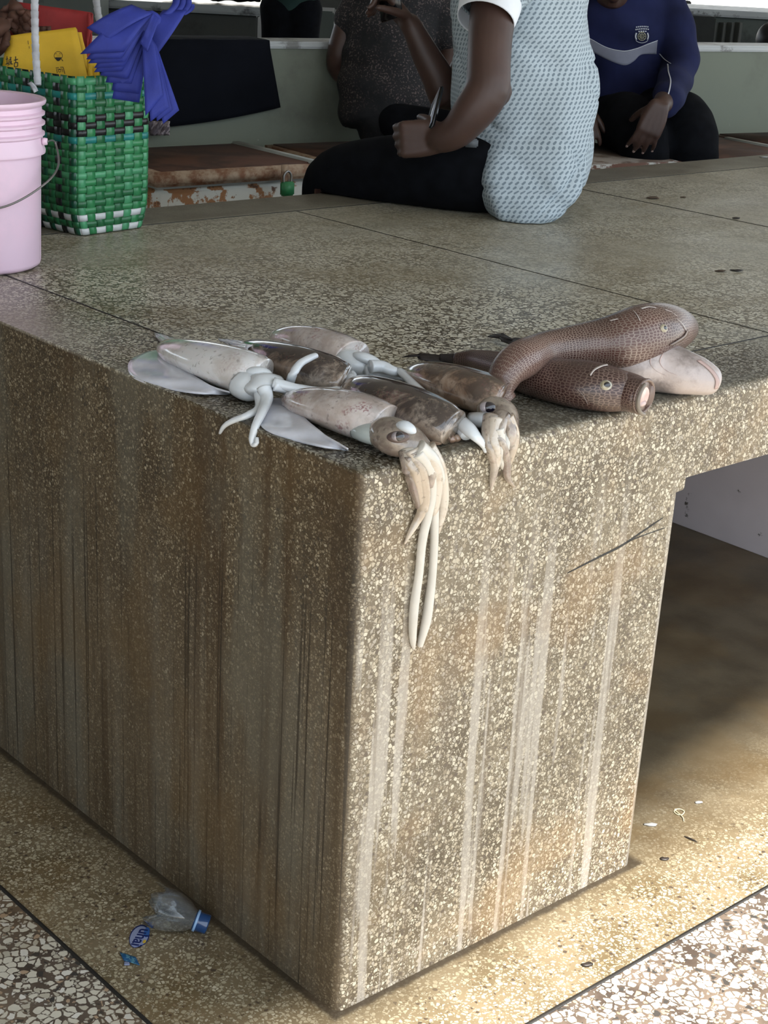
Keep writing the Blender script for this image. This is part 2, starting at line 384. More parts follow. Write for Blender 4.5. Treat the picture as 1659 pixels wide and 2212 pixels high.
# counter --------------------------------------------------------
YB = 1.68; XR = 4.63; LW = 0.634; TH = 0.13
cnt = empty('counter', (LW/2, YB/2, 0), 'large terrazzo market counter with stained plinth and overhanging slab, squid and fish on top', 'counter')
prof = [(0, 0), (LW, 0)]
def fil(cx, cz, r, a0, a1, n=5):
    return [(cx + r*math.cos(math.radians(a0+(a1-a0)*i/n)), cz + r*math.sin(math.radians(a0+(a1-a0)*i/n))) for i in range(n+1)]
r_ = 0.02
prof += fil(LW+r_, H-TH-r_, r_, 180, 90)
prof += fil(1.995-r_, H-TH-r_, r_, 90, 0)
prof += [(1.995, 0), (2.63, 0)] + fil(2.63+r_, H-TH-r_, r_, 180, 90) + fil(3.995-r_, H-TH-r_, r_, 90, 0) + [(3.995, 0), (XR, 0), (XR, H), (0, H)]
bm = bmesh.new()
f0 = [bm.verts.new((x, 0, z)) for x, z in prof]; f1 = [bm.verts.new((x, YB, z)) for x, z in prof]
bm.faces.new(f0); bm.faces.new(f1[::-1])
for i in range(len(prof)):
    j = (i+1) % len(prof); bm.faces.new((f0[i], f1[i], f1[j], f0[j]))
bm.edges.ensure_lookup_table()
def sel(e):
    p, q = e.verts[0].co, e.verts[1].co
    if p.z < 1e-4 and q.z < 1e-4: return False
    if p.y == 0 and q.y == 0: return True
    if p.x == 0 and q.x == 0 and p.z == H and q.z == H: return True
    return p.y == YB and q.y == YB and p.z == H and q.z == H
bmesh.ops.bevel(bm, geom=[e for e in bm.edges if sel(e)], offset=RR, segments=5, profile=0.5, affect='EDGES')
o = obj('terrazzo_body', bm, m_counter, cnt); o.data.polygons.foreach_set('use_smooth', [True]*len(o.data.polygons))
try: o.data.set_sharp_from_angle(angle=math.radians(35))
except Exception: pass
def strip(x0, y0, x1, y1, w=0.0032, z=H+0.0003, par=cnt, nm='divider_strip', wob=0.0006):
    n = 24; rows = []
    a, b = V((x0, y0, z)), V((x1, y1, z)); d = (b-a).normalized(); s = V((-d.y, d.x, 0))
    for i in range(n+1):
        p = a + (b-a)*(i/n) + s*random.uniform(-wob, wob); rows.append([p - s*w/2, p + s*w/2])
    bm = bmesh.new(); sheet(bm, rows, 0.0012); return obj(nm, bm, m_strip, par)
strip(0.1745, 0.172, 0.1745, 1.503); strip(1.0883, 0.172, 1.0883, 1.503, 0.0018); strip(2.002, 0.172, 2.002, 1.503, 0.0026); strip(2.916, 0.172, 2.916, 1.503)
strip(0.1745, 0.1702, 4.45, 0.1702, 0.0034); strip(0.1745, 1.505, 4.45, 1.505)
strip(4.45, 0.172, 4.45, 1.503)
# painted inner faces of the second and third plinth
for x in (1.993, 3.993):
    bm = bmesh.new(); box(bm, x-0.012, 0.02, 0.0, x, YB-0.02, H-TH-0.02, 0.002)
    obj('limewash_panel', bm, m_plinth, cnt, smooth=False)
# crack on the right hand face
def line_on(bm, pts, w, off=0.0006, n=8):
    P = [V(p) for p in cr(pts, n)]; rows = []
    for i, p in enumerate(P):
        T = (P[min(i+1, len(P)-1)] - P[max(i-1, 0)]).normalized(); g = sgrad(p); s = T.cross(g).normalized()
        k = math.sin(PI*min(1, (i+0.6)/len(P)))**0.5; rows.append([p + g*off - s*w*k/2, p + g*off + s*w*k/2])
    sheet(bm, rows, 0.0004)
for (pts, w) in ((((1225, 1238), (1290, 1205), (1340, 1180), (1385, 1150), (1432, 1118)), 0.0034), (((1345, 1175), (1380, 1160), (1436, 1140)), 0.0016)):
    bm = bmesh.new(); line_on(bm, [tuple(surf(x, y)) for x, y in pts], w); obj('crack', bm, m_strip, cnt)
strip(-0.218, 8, -0.218, -0.182, 0.006, 0.0006, None, 'floor_strip').name = 'trim_5'
strip(-0.218, -0.182, 9, -0.182, 0.006, 0.0006, None, 'floor_strip').name = 'trim_6'
for n in ('trim_5', 'trim_6'): tag(bpy.data.objects[n], kind='structure')
# low green wall behind the freezers ------------------------------
KS = 0.918
def nearer(x, y, z=0.7): p = CP + (V((x, y, z))-CP)*KS; return V((p.x, p.y, 0))
WL = nearer(1.966, 3.313); WR = nearer(4.762, 2.822); WD = (WR-WL).normalized(); WN = V((-WD.y, WD.x, 0))
WA = math.atan2(WD.y, WD.x); WM = Matrix.Translation(WL) @ Matrix.Rotation(WA, 4, 'Z')
ZL = 0.76; ZW = 1.0576
low = empty('low_wall', WL, 'low green limewashed wall with grey cement cap behind the rusty freezers', 'wall')
bm = bmesh.new(); box(bm, -3.5, 0.0, 0, 9, 0.14, ZW-0.022, M=WM); obj('masonry', bm, m_green, low, smooth=False)
bm = bmesh.new(); box(bm, -3.5, -0.012, ZW-0.022, 9, 0.152, ZW, 0.006, M=WM); obj('coping', bm, m_cap, low, smooth=False)
# ---------------------------------------------------------------- freezers
m_rust = dirty('rusty_lid_brown', (0.105, 0.048, 0.030), (0.050, 0.026, 0.018), 0.75, 0.42, 0.62, 7, 0.3, k2=(26, 0.66, 0.72, (0.17, 0.10, 0.07)))
m_rustw = dirty('rusty_white_enamel', (0.62, 0.63, 0.58), (0.30, 0.145, 0.065), 0.5, 0.49, 0.53, 12, 0.3, k2=(24, 0.60, 0.64, (0.10, 0.05, 0.03)))
m_rusto = dirty('rusty_lid_edge', (0.44, 0.33, 0.23), (0.20, 0.09, 0.045), 0.7, 0.40, 0.60, 16, 0.3)
m_seal = plain('freezer_seal', (0.42, 0.44, 0.42), 0.5, 0.1)
m_steel = plain('worn_steel', (0.35, 0.34, 0.33), 0.35, Metallic=0.9)
m_grn = dirty('padlock_green_plastic', (0.03, 0.22, 0.08), (0.10, 0.12, 0.07), 0.5, 0.6, 0.66, 60)
def freezer(x0, y0, ang, w, d, label, top=ZL, edge=None, body=None, lidm=None):
    q = nearer(x0, y0); x0, y0, w, d = q.x, q.y, w*KS-0.006, d*KS-0.03
    M = Matrix.Translation(V((x0, y0, 0))) @ Matrix.Rotation(ang, 4, 'Z')
    r = empty('chest_freezer', M @ V((w/2, d/2, 0)), label, 'freezer', 'old chest freezers in a row behind the counter')
    bm = bmesh.new(); box(bm, 0.006, 0.012, 0.02, w-0.006, d-0.006, top-0.048, 0.015, 3, M=M); obj('body', bm, body or m_rustw, r)
    bm = bmesh.new(); box(bm, 0.006, 0.010, top-0.05, w-0.006, d-0.006, top-0.040, 0.004, M=M); obj('seal', bm, m_seal, r)
    bm = bmesh.new(); box(bm, -0.006, -0.006, top-0.042, w+0.006, d, top-0.002, 0.008, 2, M=M); obj('lid_rim', bm, edge or m_rusto, r)
    bm = bmesh.new(); box(bm, 0.016, 0.008, top-0.012, w-0.022, d-0.012, top+0.002, 0.009, 3, M=M); obj('lid_panel', bm, lidm or m_rust, r)
    for sx in (0.12, w-0.16):
        bm = bmesh.new(); box(bm, sx, d-0.004, top-0.10, sx+0.05, d+0.008, top-0.01, 0.003, M=M); obj('hinge', bm, m_steel, r)
    return r, M
fa, MA = freezer(1.485, 2.668, -0.06, 0.62, 0.52, 'rusty white chest freezer behind the woven basket, closed with a green padlock')
fb, MB = freezer(2.13, 2.60, -0.12, 0.60, 0.50, 'brown rusted chest freezer that the man in the dark speckled shirt sits on')
fc, MC = freezer(2.76, 2.275, -0.17, 0.62, 0.60, 'freezer with chipped white lid edge between the seated man and the blue jersey', edge=dirty('chipped_white_edge', (0.55, 0.55, 0.52), (0.13, 0.06, 0.04), 0.6, 0.44, 0.5, 14), body=m_rust, lidm=dirty('worn_grey_lid', (0.24, 0.20, 0.165), (0.10, 0.065, 0.045), 0.7, 0.42, 0.55, 10))
fd, MD = freezer(3.42, 2.16, -0.17, 0.62, 0.58, 'brown rusty freezer beneath the person in the blue jersey', edge=m_rust)
fe, ME = freezer(4.07, 2.13, -0.17, 0.66, 0.58, 'rightmost brown rusty freezer with a pale seam along its lid', edge=dirty('chipped_seam', (0.45, 0.42, 0.38), (0.12, 0.055, 0.04), 0.6, 0.46, 0.52, 14))
for fr, MM in ((fa, MA), (fd, MD)):
    bm = bmesh.new(); box(bm, .62*KS-.046, .0, ZL-.006, .62*KS-.014, .52*KS-.04, ZL+.0075, .004, M=MM); obj('edge_trim', bm, m_seal, fr)
# padlock and hasp
hp = at_d(615, 372, (at_z(608, 358, ZL)-CP).dot(CF) - 0.02)
bm = bmesh.new(); box(bm, hp.x-0.012, hp.y-0.005, hp.z-0.055, hp.x+0.012, hp.y+0.004, hp.z+0.022, 0.002); obj('hasp', bm, m_rusto, fa)
pl = empty('padlock', hp, 'green covered padlock hanging from the hasp of the rusty white freezer', 'padlock')
bm = bmesh.new(); c = V((hp.x, hp.y-0.014, hp.z-0.045)); box(bm, c.x-0.022, c.y-0.009, c.z-0.020, c.x+0.022, c.y+0.009, c.z+0.020, 0.004, 3); obj('lock_body', bm, m_grn, pl)
bm = bmesh.new(); loft(bm, [(c.x-0.013, c.y, c.z+0.015, .0035, .0035), (c.x-0.013, c.y, c.z+0.038, .0035, .0035), (c.x, c.y, c.z+0.050, .0035, .0035), (c.x+0.013, c.y, c.z+0.038, .0035, .0035), (c.x+0.013, c.y, c.z+0.015, .0035, .0035)], 10, 4, up=V((0,1,0))); obj('shackle', bm, m_steel, pl)
# black cloth over the wall
m_black = plain('black_cloth', (0.0045, 0.0055, 0.009), 0.95, 0.2, 5, Specular_IOR_Level=0.12)
def wall_pt(px, py, off=0.0):   # on the front plane of the low wall
    d = ray(px, py); P0 = WL + V((0, 0, 0)) - WN*off; t = (P0-CP).dot(WN)/d.dot(WN); return CP + d*t
rows = []
for i in range(15):
    v = i/14; r = []
    for j in range(19):
        u = j/18; xt = 300+(582-300)*u; yt = 97; xb = 318+(606-318)*u; yb = 276-44*u**1.6
        p = wall_pt(xt+(xb-xt)*v, yt+(yb-yt)*v, 0.020 + 0.006*math.sin(u*9+v*2)*v); r.append(p)
    rows.append(r)
topr = []
for k, dy in ((3, 0.14), (2, 0.08), (1, 0.02)):
    topr.append([V((p.x, p.y, 0)) + WN*(dy+0.01) + V((0, 0, ZW+0.005)) for p in rows[0]])
bm = bmesh.new(); sheet(bm, topr + [[V((p.x, p.y, ZW+0.004)) for p in rows[0]]] + rows[1:], 0.002)
tag(obj('draped_cloth', bm, m_black), 'black cloth draped over the low green wall', 'cloth')
# pale pink rag under the blue bags
m_rag = dirty('pink_rag', (0.40, 0.34, 0.36), (0.10, 0.08, 0.09), 0.9, 0.5, 0.58, 20)
rows = [[wall_pt(322+44*j/8, 262+30*i/6, 0.05+0.02*math.sin(j*1.7+i)) for j in range(9)] for i in range(7)]
bm = bmesh.new(); sheet(bm, rows, 0.004); tag(obj('rag', bm, m_rag), 'pale pink rag lying by the wall just under the blue bags', 'rag')
# ---------------------------------------------------------------- far background
def dep(P): return (P-CP).dot(CF)
m_shirtg = plain('dark_green_cotton', (0.018, 0.045, 0.040), 0.9)
m_blackt = plain('black_trousers', (0.0045, 0.005, 0.007), 0.95, 0.2, 30, Specular_IOR_Level=0.12)
def slab_table(a, b, z, th, dp, name, label, mtop, mside, foot=0.0):
    """market table seen from its long side: a, b = ends of its near top edge"""
    a = V((a.x, a.y, 0)); b = V((b.x, b.y, 0)); L = (b-a).length; ang = math.atan2(b.y-a.y, b.x-a.x)
    M = Matrix.Translation(a) @ Matrix.Rotation(ang, 4, 'Z'); r = empty(name, a, label, 'counter')
    bm = bmesh.new(); box(bm, 0, 0, z-th, L, dp, z, 0.012, M=M); obj('slab', bm, mtop, r, smooth=False)
    bm = bmesh.new(); box(bm, 0.03, 0.05, foot, L-0.03, dp-0.05, z-th, 0.01, M=M); obj('plinth', bm, mside, r, smooth=False)
    return r, M
b1 = at_d(566, 20, 9.6); a1 = at_d(205, -6, 9.6); zt = 0.5*(a1.z+b1.z); ex = (a1-b1)
slab_table(b1 + ex*2.2, b1, zt, 0.05, 1.3, 'market_counter', 'dark market counter with pale wet rim beyond the black cloth', dirty('wet_terrazzo', (0.40, 0.42, 0.42), (0.08, 0.08, 0.08), 0.18, 0.45, 0.6, 5), m_darkwall)  # plinth coloured dark to stand for its shadowed side
# things lying on it: wet black sacks
for k, (x, y, r) in enumerate(((395, 3, .10), (462, 2, .10), (530, 5, .08))):
    bm = bmesh.new(); p = at_d(x, y, 9.9); p.z = zt+0.03
    loft(bm, [(p.x-CR.x*r*1.3, p.y-CR.y*r*1.3, zt+0.03, .01, .01), (p.x-CR.x*r*.6, p.y-CR.y*r*.6, zt+0.04, .07, .03), (p.x+CR.x*r*.5, p.y+CR.y*r*.5, zt+0.04, .08, .03), (p.x+CR.x*r*1.2, p.y+CR.y*r*1.2, zt+0.03, .01, .01)], 14, 4, bump=0.02)
    tag(obj('sack', bm, m_blackt), 'limp black sack on the far dark counter, %s of three' % ('leftmost', 'middle', 'rightmost')[k], 'sack', 'black sacks on the far counter')
def vbox(px0, px1, pyt, D, dp, name, mat, z0=0.0, label=None, cat=None, struct=False):
    p0 = at_d(px0, pyt, D); p1 = at_d(px1, pyt, D); L = V((p1.x-p0.x, p1.y-p0.y, 0)); ang = math.atan2(L.y, L.x)
    M = Matrix.Translation(V((p0.x, p0.y, 0))) @ Matrix.Rotation(ang, 4, 'Z')
    bm = bmesh.new(); box(bm, 0, 0, z0, L.length, dp, (p0.z+p1.z)/2, 0.01, M=M); o = obj(name, bm, mat, smooth=False)
    tag(o, label, cat, None, 'structure' if struct else None); return o
vbox(676, 722, 24, 10.6, 0.5, 'masonry_block', m_dark2, label='small grey green masonry block beside the standing person', cat='block')
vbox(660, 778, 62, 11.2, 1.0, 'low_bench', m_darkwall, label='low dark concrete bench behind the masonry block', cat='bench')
vbox(-220, 216, -60, 9.0, 0.3, 'trim_7', dirty('grey_green_paint', (0.16, 0.175, 0.155), (0.09, 0.095, 0.085), 0.8, 0.55, 0.6, 3, k2=(9, 0.68, 0.70, (0.5, 0.48, 0.4))), struct=True)
# far wall with the opening at the right
for (x0, x1, yt, nm) in ((-500, 1500, -50, 'wall_back'),):
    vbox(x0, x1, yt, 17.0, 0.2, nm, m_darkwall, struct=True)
slab_table(at_d(1380, 19, 12.0), at_d(1900, 38, 12.0), at_d(1640, 26, 12.0).z, 0.05, 0.9, 'market_counter', 'far counter with thin pale rim and ribbed dark front beneath the bright opening', m_cap, m_dark2)
for k, x in enumerate((1543, 1562, 1580, 1597)):
    pa = at_d(x, 30, 11.95); bm = bmesh.new(); box(bm, pa.x-0.02, pa.y-0.03, 0.2, pa.x+0.02, pa.y+0.02, pa.z-0.06, 0.004)
    tag(obj('board_upright', bm, m_darkwall, smooth=False), 'dark upright rib on the far counter front, number %d from the left' % (k+1) if False else ('dark upright rib on the far counter front, ' + ('leftmost', 'second from left', 'second from right', 'rightmost')[k]), 'post', 'ribs of the far counter')
vbox(1440, 1548, 34, 11.7, 0.2, 'dark_crate', plain('charcoal_crate', (0.022, 0.024, 0.022), 0.8), label='dark crate in front of the far ribbed counter', cat='crate')
# bright sunlit yard beyond
bm = bmesh.new(); box(bm, 10, 18.5, 0, 45, 18.7, 2.8, M=None); 
m_yard = plain('pale_yard_wall', (0.75, 0.74, 0.70), 0.9)
tag(obj('wall_yard', bm, m_yard, smooth=False), kind='structure')
bm = bmesh.new(); box(bm, 17.3, -20, -0.06, 45, 18, 0.0); tag(obj('floor_yard', bm, m_yard, smooth=False), kind='structure')
# motorcycle, half hidden
def tube(bm, pts, r, seg=10, n=4, up=V((0, 0, 1))): loft(bm, [(*p, (r if not isinstance(r, (list, tuple)) else r[i]), (r if not isinstance(r, (list, tuple)) else r[i])) for i, p in enumerate(pts)], seg, n, up=up)
mb = at_d(1650, 95, 9.5); mb0 = V((mb.x, mb.y, 0)); ax = V((CR.x, CR.y, 0)).normalized(); ay = V((-ax.y, ax.x, 0))
mc = empty('motorcycle', mb0, 'black motorcycle parked beyond the green wall at the right edge', 'motorcycle')
m_blk = plain('black_rubber_paint', (0.010, 0.010, 0.011), 0.45); m_chr = plain('chrome', (0.5, 0.5, 0.5), 0.2, Metallic=1.0)
Q = lambda x, z, y=0.0: tuple(mb0 + ax*x + ay*y + V((0, 0, z)))
RX = Matrix.Rotation(math.atan2(ax.y, ax.x), 4, 'Z') @ Matrix.Rotation(PI/2, 4, 'X')
for cx in (-0.08, 1.17):
    bm = bmesh.new(); lathe(bm, [(.24+.05*math.cos(a), .045*math.sin(a)) for a in [2*PI*i/10 for i in range(11)]], Q(cx, .30), 40, RX); w = obj('wheel', bm, m_blk, mc)
    bm = bmesh.new(); lathe(bm, [(0.001, -.04), (.035, -.04), (.035, .04), (0.001, .04)], Q(cx, .30), 20, RX); obj('hub', bm, m_chr, w)
    bm = bmesh.new()
    for k in range(10):
        a = 2*PI*k/10; tube(bm, [Q(cx, .30), Q(cx+.2*math.cos(a), .30+.2*math.sin(a))], .004, 5, 1, up=ay)
    obj('spokes', bm, m_chr, w)
for s in (-.07, .07):
    bm = bmesh.new(); tube(bm, [Q(-.08, .30, s), Q(.06, .66, s), Q(.16, .95, s)], .022, 10, 2, up=ay); obj('fork', bm, m_chr, mc)
bm = bmesh.new(); tube(bm, [Q(.24, 1.02, -.36), Q(.17, 1.05, -.22), Q(.15, .97, -.07), Q(.15, .97, .07), Q(.17, 1.05, .22), Q(.24, 1.02, .36)], .013); obj('handlebar', bm, m_chr, mc)
for s in (-.36, .36):
    bm = bmesh.new(); tube(bm, [Q(.24, 1.02, s*0.9), Q(.275, 1.0, s*1.2)], .019, 10, 1); obj('grip', bm, m_blk, mc)
    bm = bmesh.new(); tube(bm, [Q(.17, 1.05, s*.6), Q(.14, 1.2, s*.75)], .006, 8, 2); ell(bm, V(Q(.14, 1.22, s*.78)), ay*.055, V((0, 0, .04)), ax*.012); obj('mirror', bm, m_blk, mc)
bm = bmesh.new(); ell(bm, V(Q(.03, .90)), ax*.08, ay*.10, V((0, 0, .10)), 3); obj('headlamp', bm, m_blk, mc)
bm = bmesh.new(); ell(bm, V(Q(.48, .80)), ax*.25, ay*.13, V((0, 0, .14)), 3); obj('fuel_tank', bm, m_blk, mc)
bm = bmesh.new(); loft(bm, [(*Q(.62, .80), .09, .03), (*Q(.8, .78), .13, .045), (*Q(1.1, .82), .13, .045), (*Q(1.38, .88), .08, .03)], 16, 4); obj('seat', bm, m_blk, mc)
bm = bmesh.new(); ell(bm, V(Q(.52, .42)), ax*.20, ay*.13, V((0, 0, .17)), 2); tube(bm, [Q(.18, .85), Q(.3, .5), Q(.45, .25), Q(.8, .28), Q(1.17, .30)], .025, 10, 3, up=ay); tube(bm, [Q(.7, .78), Q(.85, .45), Q(1.17, .30)], .02, 10, 3, up=ay); obj('engine_frame', bm, m_blk, mc)
# ---------------------------------------------------------------- people
m_skin = plain('dark_brown_skin', (0.060, 0.030, 0.022), 0.5, 0.10, 14, 0.12, 160, Subsurface_Weight=0.08, Subsurface_Radius=(0.02, 0.008, 0.004), Subsurface_Scale=0.3)
m_palm = plain('palm_skin', (0.26, 0.14, 0.10), 0.5); m_nail = plain('finger_nail', (0.42, 0.30, 0.27), 0.3)
m_eyew = plain('eye_white', (0.6, 0.55, 0.5), 0.2); m_iris = plain('dark_iris', (0.01, 0.006, 0.004), 0.1); m_hair = plain('black_hair', (0.006, 0.005, 0.005), 0.9, 0.2, 60, 0.8, 300)
SR = V((CR.x, CR.y, 0)).normalized(); SF = V((CF.x, CF.y, 0)).normalized(); UZ = V((0, 0, 1))
TS = [1.0]
def tubes(bm, pts, seg=16, n=3, up=UZ):
    """limb with rounded ends; pts (vec, r) or (vec, rw, rh)"""
    pts = [(p[0],) + tuple(q*TS[0] for q in p[1:]) for p in pts]
    P = [(*p[0], p[1], p[2] if len(p) > 2 else p[1]) for p in pts]
    loft(bm, P, seg, n, up=up)
    for p in (pts[0], pts[-1]): r = min(p[1:]); ball(bm, p[0], r*0.97, 2)
def hand(bm, wrist, fd, pn, side, s=1.0, curls=(30, 35, 25), spread=0.10, thumb=(0.5, 35), nails=None):
    """fd finger direction, pn palm normal (curl towards it), side = towards the thumb"""
    fd = fd.normalized(); side = (side - fd*side.dot(fd)).normalized(); pn2 = fd.cross(side).normalized(); pn = pn2 if pn2.dot(pn) > 0 else -pn2
    palm = 0.092*s
    for k in range(4):
        o = (0.030-0.020*k)*s; tubes(bm, [(wrist + side*o*0.55, 0.017*s), (wrist + fd*palm*0.5 + side*o*0.9, 0.0155*s), (wrist + fd*palm + side*o, 0.0125*s)], 12, 2, pn)
    tips = []
    for k, (L, r) in enumerate(((0.070, .0092), (0.078, .0095), (0.072, .0090), (0.056, .0080))):
        o = (0.030-0.020*k)*s; p = wrist + fd*palm + side*o; d = (fd + side*spread*(1.5-k)*0.6).normalized(); P = [(p - fd*0.01*s, r*1.1*s), (p, r*1.08*s)]
        for f, c in zip((0.45, 0.31, 0.24), curls):
            ax_ = d.cross(pn).normalized(); d = (Matrix.Rotation(math.radians(c*(1+0.06*k)), 3, ax_) @ d)
            p = p + d*L*f*s; r *= 0.94; P.append((p, r*s))
        tubes(bm, P, 10, 2, pn); tips.append((p, d, (d.cross(d.cross(pn))).normalized(), r*s))
    p = wrist + fd*0.022*s + side*0.026*s; d = (side*0.75 + fd*0.75 + pn*thumb[0]).normalized(); P = [(wrist + fd*0.01*s + side*0.012*s, .016*s), (p, .0145*s)]
    for f, r in ((0.036, .0120), (0.032, .0105), (0.024, .0090)):
        p = p + d*f*s; P.append((p, r*s)); d = (d + fd*0.35 + pn*math.radians(thumb[1])*0.4).normalized()
    tubes(bm, P, 10, 2, pn); tips.append((p, d, -pn, .009*s))
    return tips
def head(bm, c, fwd, up, s=1.0):
    fwd = fwd.normalized(); rt = fwd.cross(up).normalized(); up = rt.cross(fwd).normalized()
    ell(bm, c + up*0.035*s - fwd*0.012*s, rt*0.076*s, fwd*0.095*s, up*0.090*s, 3)
    ell(bm, c - up*0.045*s + fwd*0.022*s, rt*0.060*s, fwd*0.068*s, up*0.068*s, 3)
    ell(bm, c - up*0.098*s + fwd*0.050*s, rt*0.026*s, fwd*0.024*s, up*0.020*s)
    loft(bm, [(*(c + fwd*0.080*s + up*0.015*s), .010*s, .010*s), (*(c + fwd*0.096*s - up*0.012*s), .014*s, .012*s), (*(c + fwd*0.104*s - up*0.030*s), .021*s, .013*s), (*(c + fwd*0.086*s - up*0.040*s), .016*s, .008*s)], 12, 3, up=fwd)
    for q in (-1, 1):
        ell(bm, c + fwd*0.083*s - up*(0.060+0.006*q)*s, rt*0.026*s, fwd*0.012*s, up*0.0075*s)
        ell(bm, c + rt*q*0.074*s - up*0.008*s - fwd*0.01*s, rt*0.010*s, fwd*0.020*s, up*0.032*s)
        ell(bm, c + rt*q*0.035*s + fwd*0.070*s - up*0.018*s, rt*0.024*s, fwd*0.020*s, up*0.02*s)
        ell(bm, c + rt*q*0.030*s + fwd*0.080*s + up*0.022*s, rt*0.026*s, fwd*0.012*s, up*0.008*s)
    return c, fwd, rt, up, s
def face_parts(h, par):
    c, fwd, rt, up, s = h
    for q in (-1, 1):
        bm = bmesh.new(); ball(bm, c + rt*q*0.032*s + fwd*0.072*s + up*0.006*s, 0.0120*s, 2); e = obj('eye', bm, m_eyew, par)
        bm = bmesh.new(); ball(bm, c + rt*q*0.032*s + fwd*0.0800*s + up*0.006*s, 0.0052*s, 2); obj('iris', bm, m_iris, e)
    bm = bmesh.new(); ell(bm, c + up*0.047*s - fwd*0.020*s, rt*0.080*s, fwd*0.094*s, up*0.088*s, 3)
    for v in bm.verts:
        q = v.co - c
        if q.dot(fwd) > 0.045*s and q.dot(up) < 0.075*s: v.co -= fwd*(q.dot(fwd)-0.045*s)
        if q.dot(up) < 0.0 and q.dot(fwd) > -0.02*s: v.co += up*(-q.dot(up))
    obj('hair', bm, m_hair, par)
D_ = lambda x, y, d: at_d(x, y, d)
# --- man on the counter edge, in profile --------------------------
def shirt_light():
    M = Mat('pale_blue_patterned_shirt'); uv = M.co('UV'); s = M.n('SeparateXYZ', {'Vector': uv})
    a = M.math('MULTIPLY', s.outputs[0], 90.0); b = M.math('MULTIPLY', s.outputs[1], 74.0)
    fr = M.math('FRACT', a); row = M.math('FLOOR', a); b2 = M.math('FRACT', M.math('ADD', b, M.math('MULTIPLY', row, 0.5)))
    d1 = M.math('ABSOLUTE', M.math('SUBTRACT', M.math('ADD', fr, b2), 1.0)); m1 = M.step(d1, 0.36, 0.20)
    d2 = M.math('ABSOLUTE', M.math('SUBTRACT', fr, 0.5)); d3 = M.math('ABSOLUTE', M.math('SUBTRACT', b2, 0.5))
    m2 = M.math('MULTIPLY', M.step(d2, 0.42, 0.34), M.step(d3, 0.38, 0.28))
    pat = M.math('MULTIPLY', m1, m2); spk = M.step(M.noise(260, 2, uv), 0.48, 0.56)
    c = M.mix(M.math('MULTIPLY', pat, 0.85), (0.45, 0.52, 0.565), (0.12, 0.16, 0.195)); c = M.mix(M.math('MULTIPLY', spk, 0.18), c, (0.30, 0.37, 0.42))
    M.bump(M.math('ADD', M.noise(9, 3), M.math('MULTIPLY', M.noise(400, 1), 0.06)), 0.35, 0.012)
    return M.set(Base_Color=c, Roughness=0.9)
m_sh = shirt_light(); m_cuff = plain('white_cotton', (0.80, 0.82, 0.86), 0.85)
man = empty('person', D_(1150, 430, 3.85), 'person in pale blue patterned shirt and black trousers sitting sideways on the counter edge', 'person')
bm = bmesh.new()
shN = D_(1090, -75, 3.66); shF = D_(1085, -75, 4.02)
tubes(bm, [(D_(1145, 370, 3.88), .085), (D_(1130, 250, 3.86), .105, .13), (D_(1125, 80, 3.85), .12, .15), (D_(1120, -70, 3.84), .10, .15)], 20, 4, up=SR)
tubes(bm, [(D_(1110, -90, 3.84), .055), (D_(1090, -200, 3.84), .055)])
H1 = head(bm, D_(1065, -270, 3.84), -SR*0.95 - UZ*0.25, UZ)
tubes(bm, [(shN, .045), (D_(1072, -10, 3.60), .054), (D_(1060, 70, 3.57), .0505), (D_(1056, 140, 3.555), .049), (D_(1052, 195, 3.55), .050), (D_(1022, 242, 3.56), .0465), (D_(985, 285, 3.58), .038), (D_(950, 300, 3.60), .033)], 20, 3, up=SF)
ball(bm, D_(1066, 196, 3.57), .043)
hand(bm, D_(958, 296, 3.60), (-SR*0.9 - UZ*0.12 + SF*0.15), SF, UZ*0.95 + SF*0.15, 1.0, (48, 70, 40), 0.0, (1.6, 70))
tubes(bm, [(shF, .045), (D_(1040, 90, 4.02), .050), (D_(972, 212, 4.0), .042), (D_(945, 165, 3.97), .040), (D_(915, 110, 3.95), .034), (D_(892, 62, 3.93), .027), (D_(883, 50, 3.93), .027)], 18, 3, up=SF)
tF = hand(bm, D_(885, 55, 3.93), (-SR*0.62 + UZ*0.62 + SF*0.1), (-SR*0.5 - UZ*0.35 + SF*0.2), (SR*0.2 + UZ*0.3 - SF*0.9), 0.95, (58, 62, 35), 0.03, (0.7, 50))
for sgn, dq in ((1, 3.76), (-1, 3.95)):
    tubes(bm, [(D_(1140, 380, dq+.04), .07), (D_(900, 375, dq+.10), .062), (D_(720, 388, dq+.26), .050), (D_(722, 540, dq+.33), .042), (D_(725, 700, dq+.33), .035)], 16, 3, up=SF)
    tubes(bm, [(D_(725, 705, dq+.34), .035), (D_(665, 735, dq+.34), .035, .025), (D_(615, 745, dq+.34), .03, .02)], 14, 3)
obj_body = remesh('body', bm, 0.0048, m_skin, man, 5, 0.5)
face_parts(H1, man)
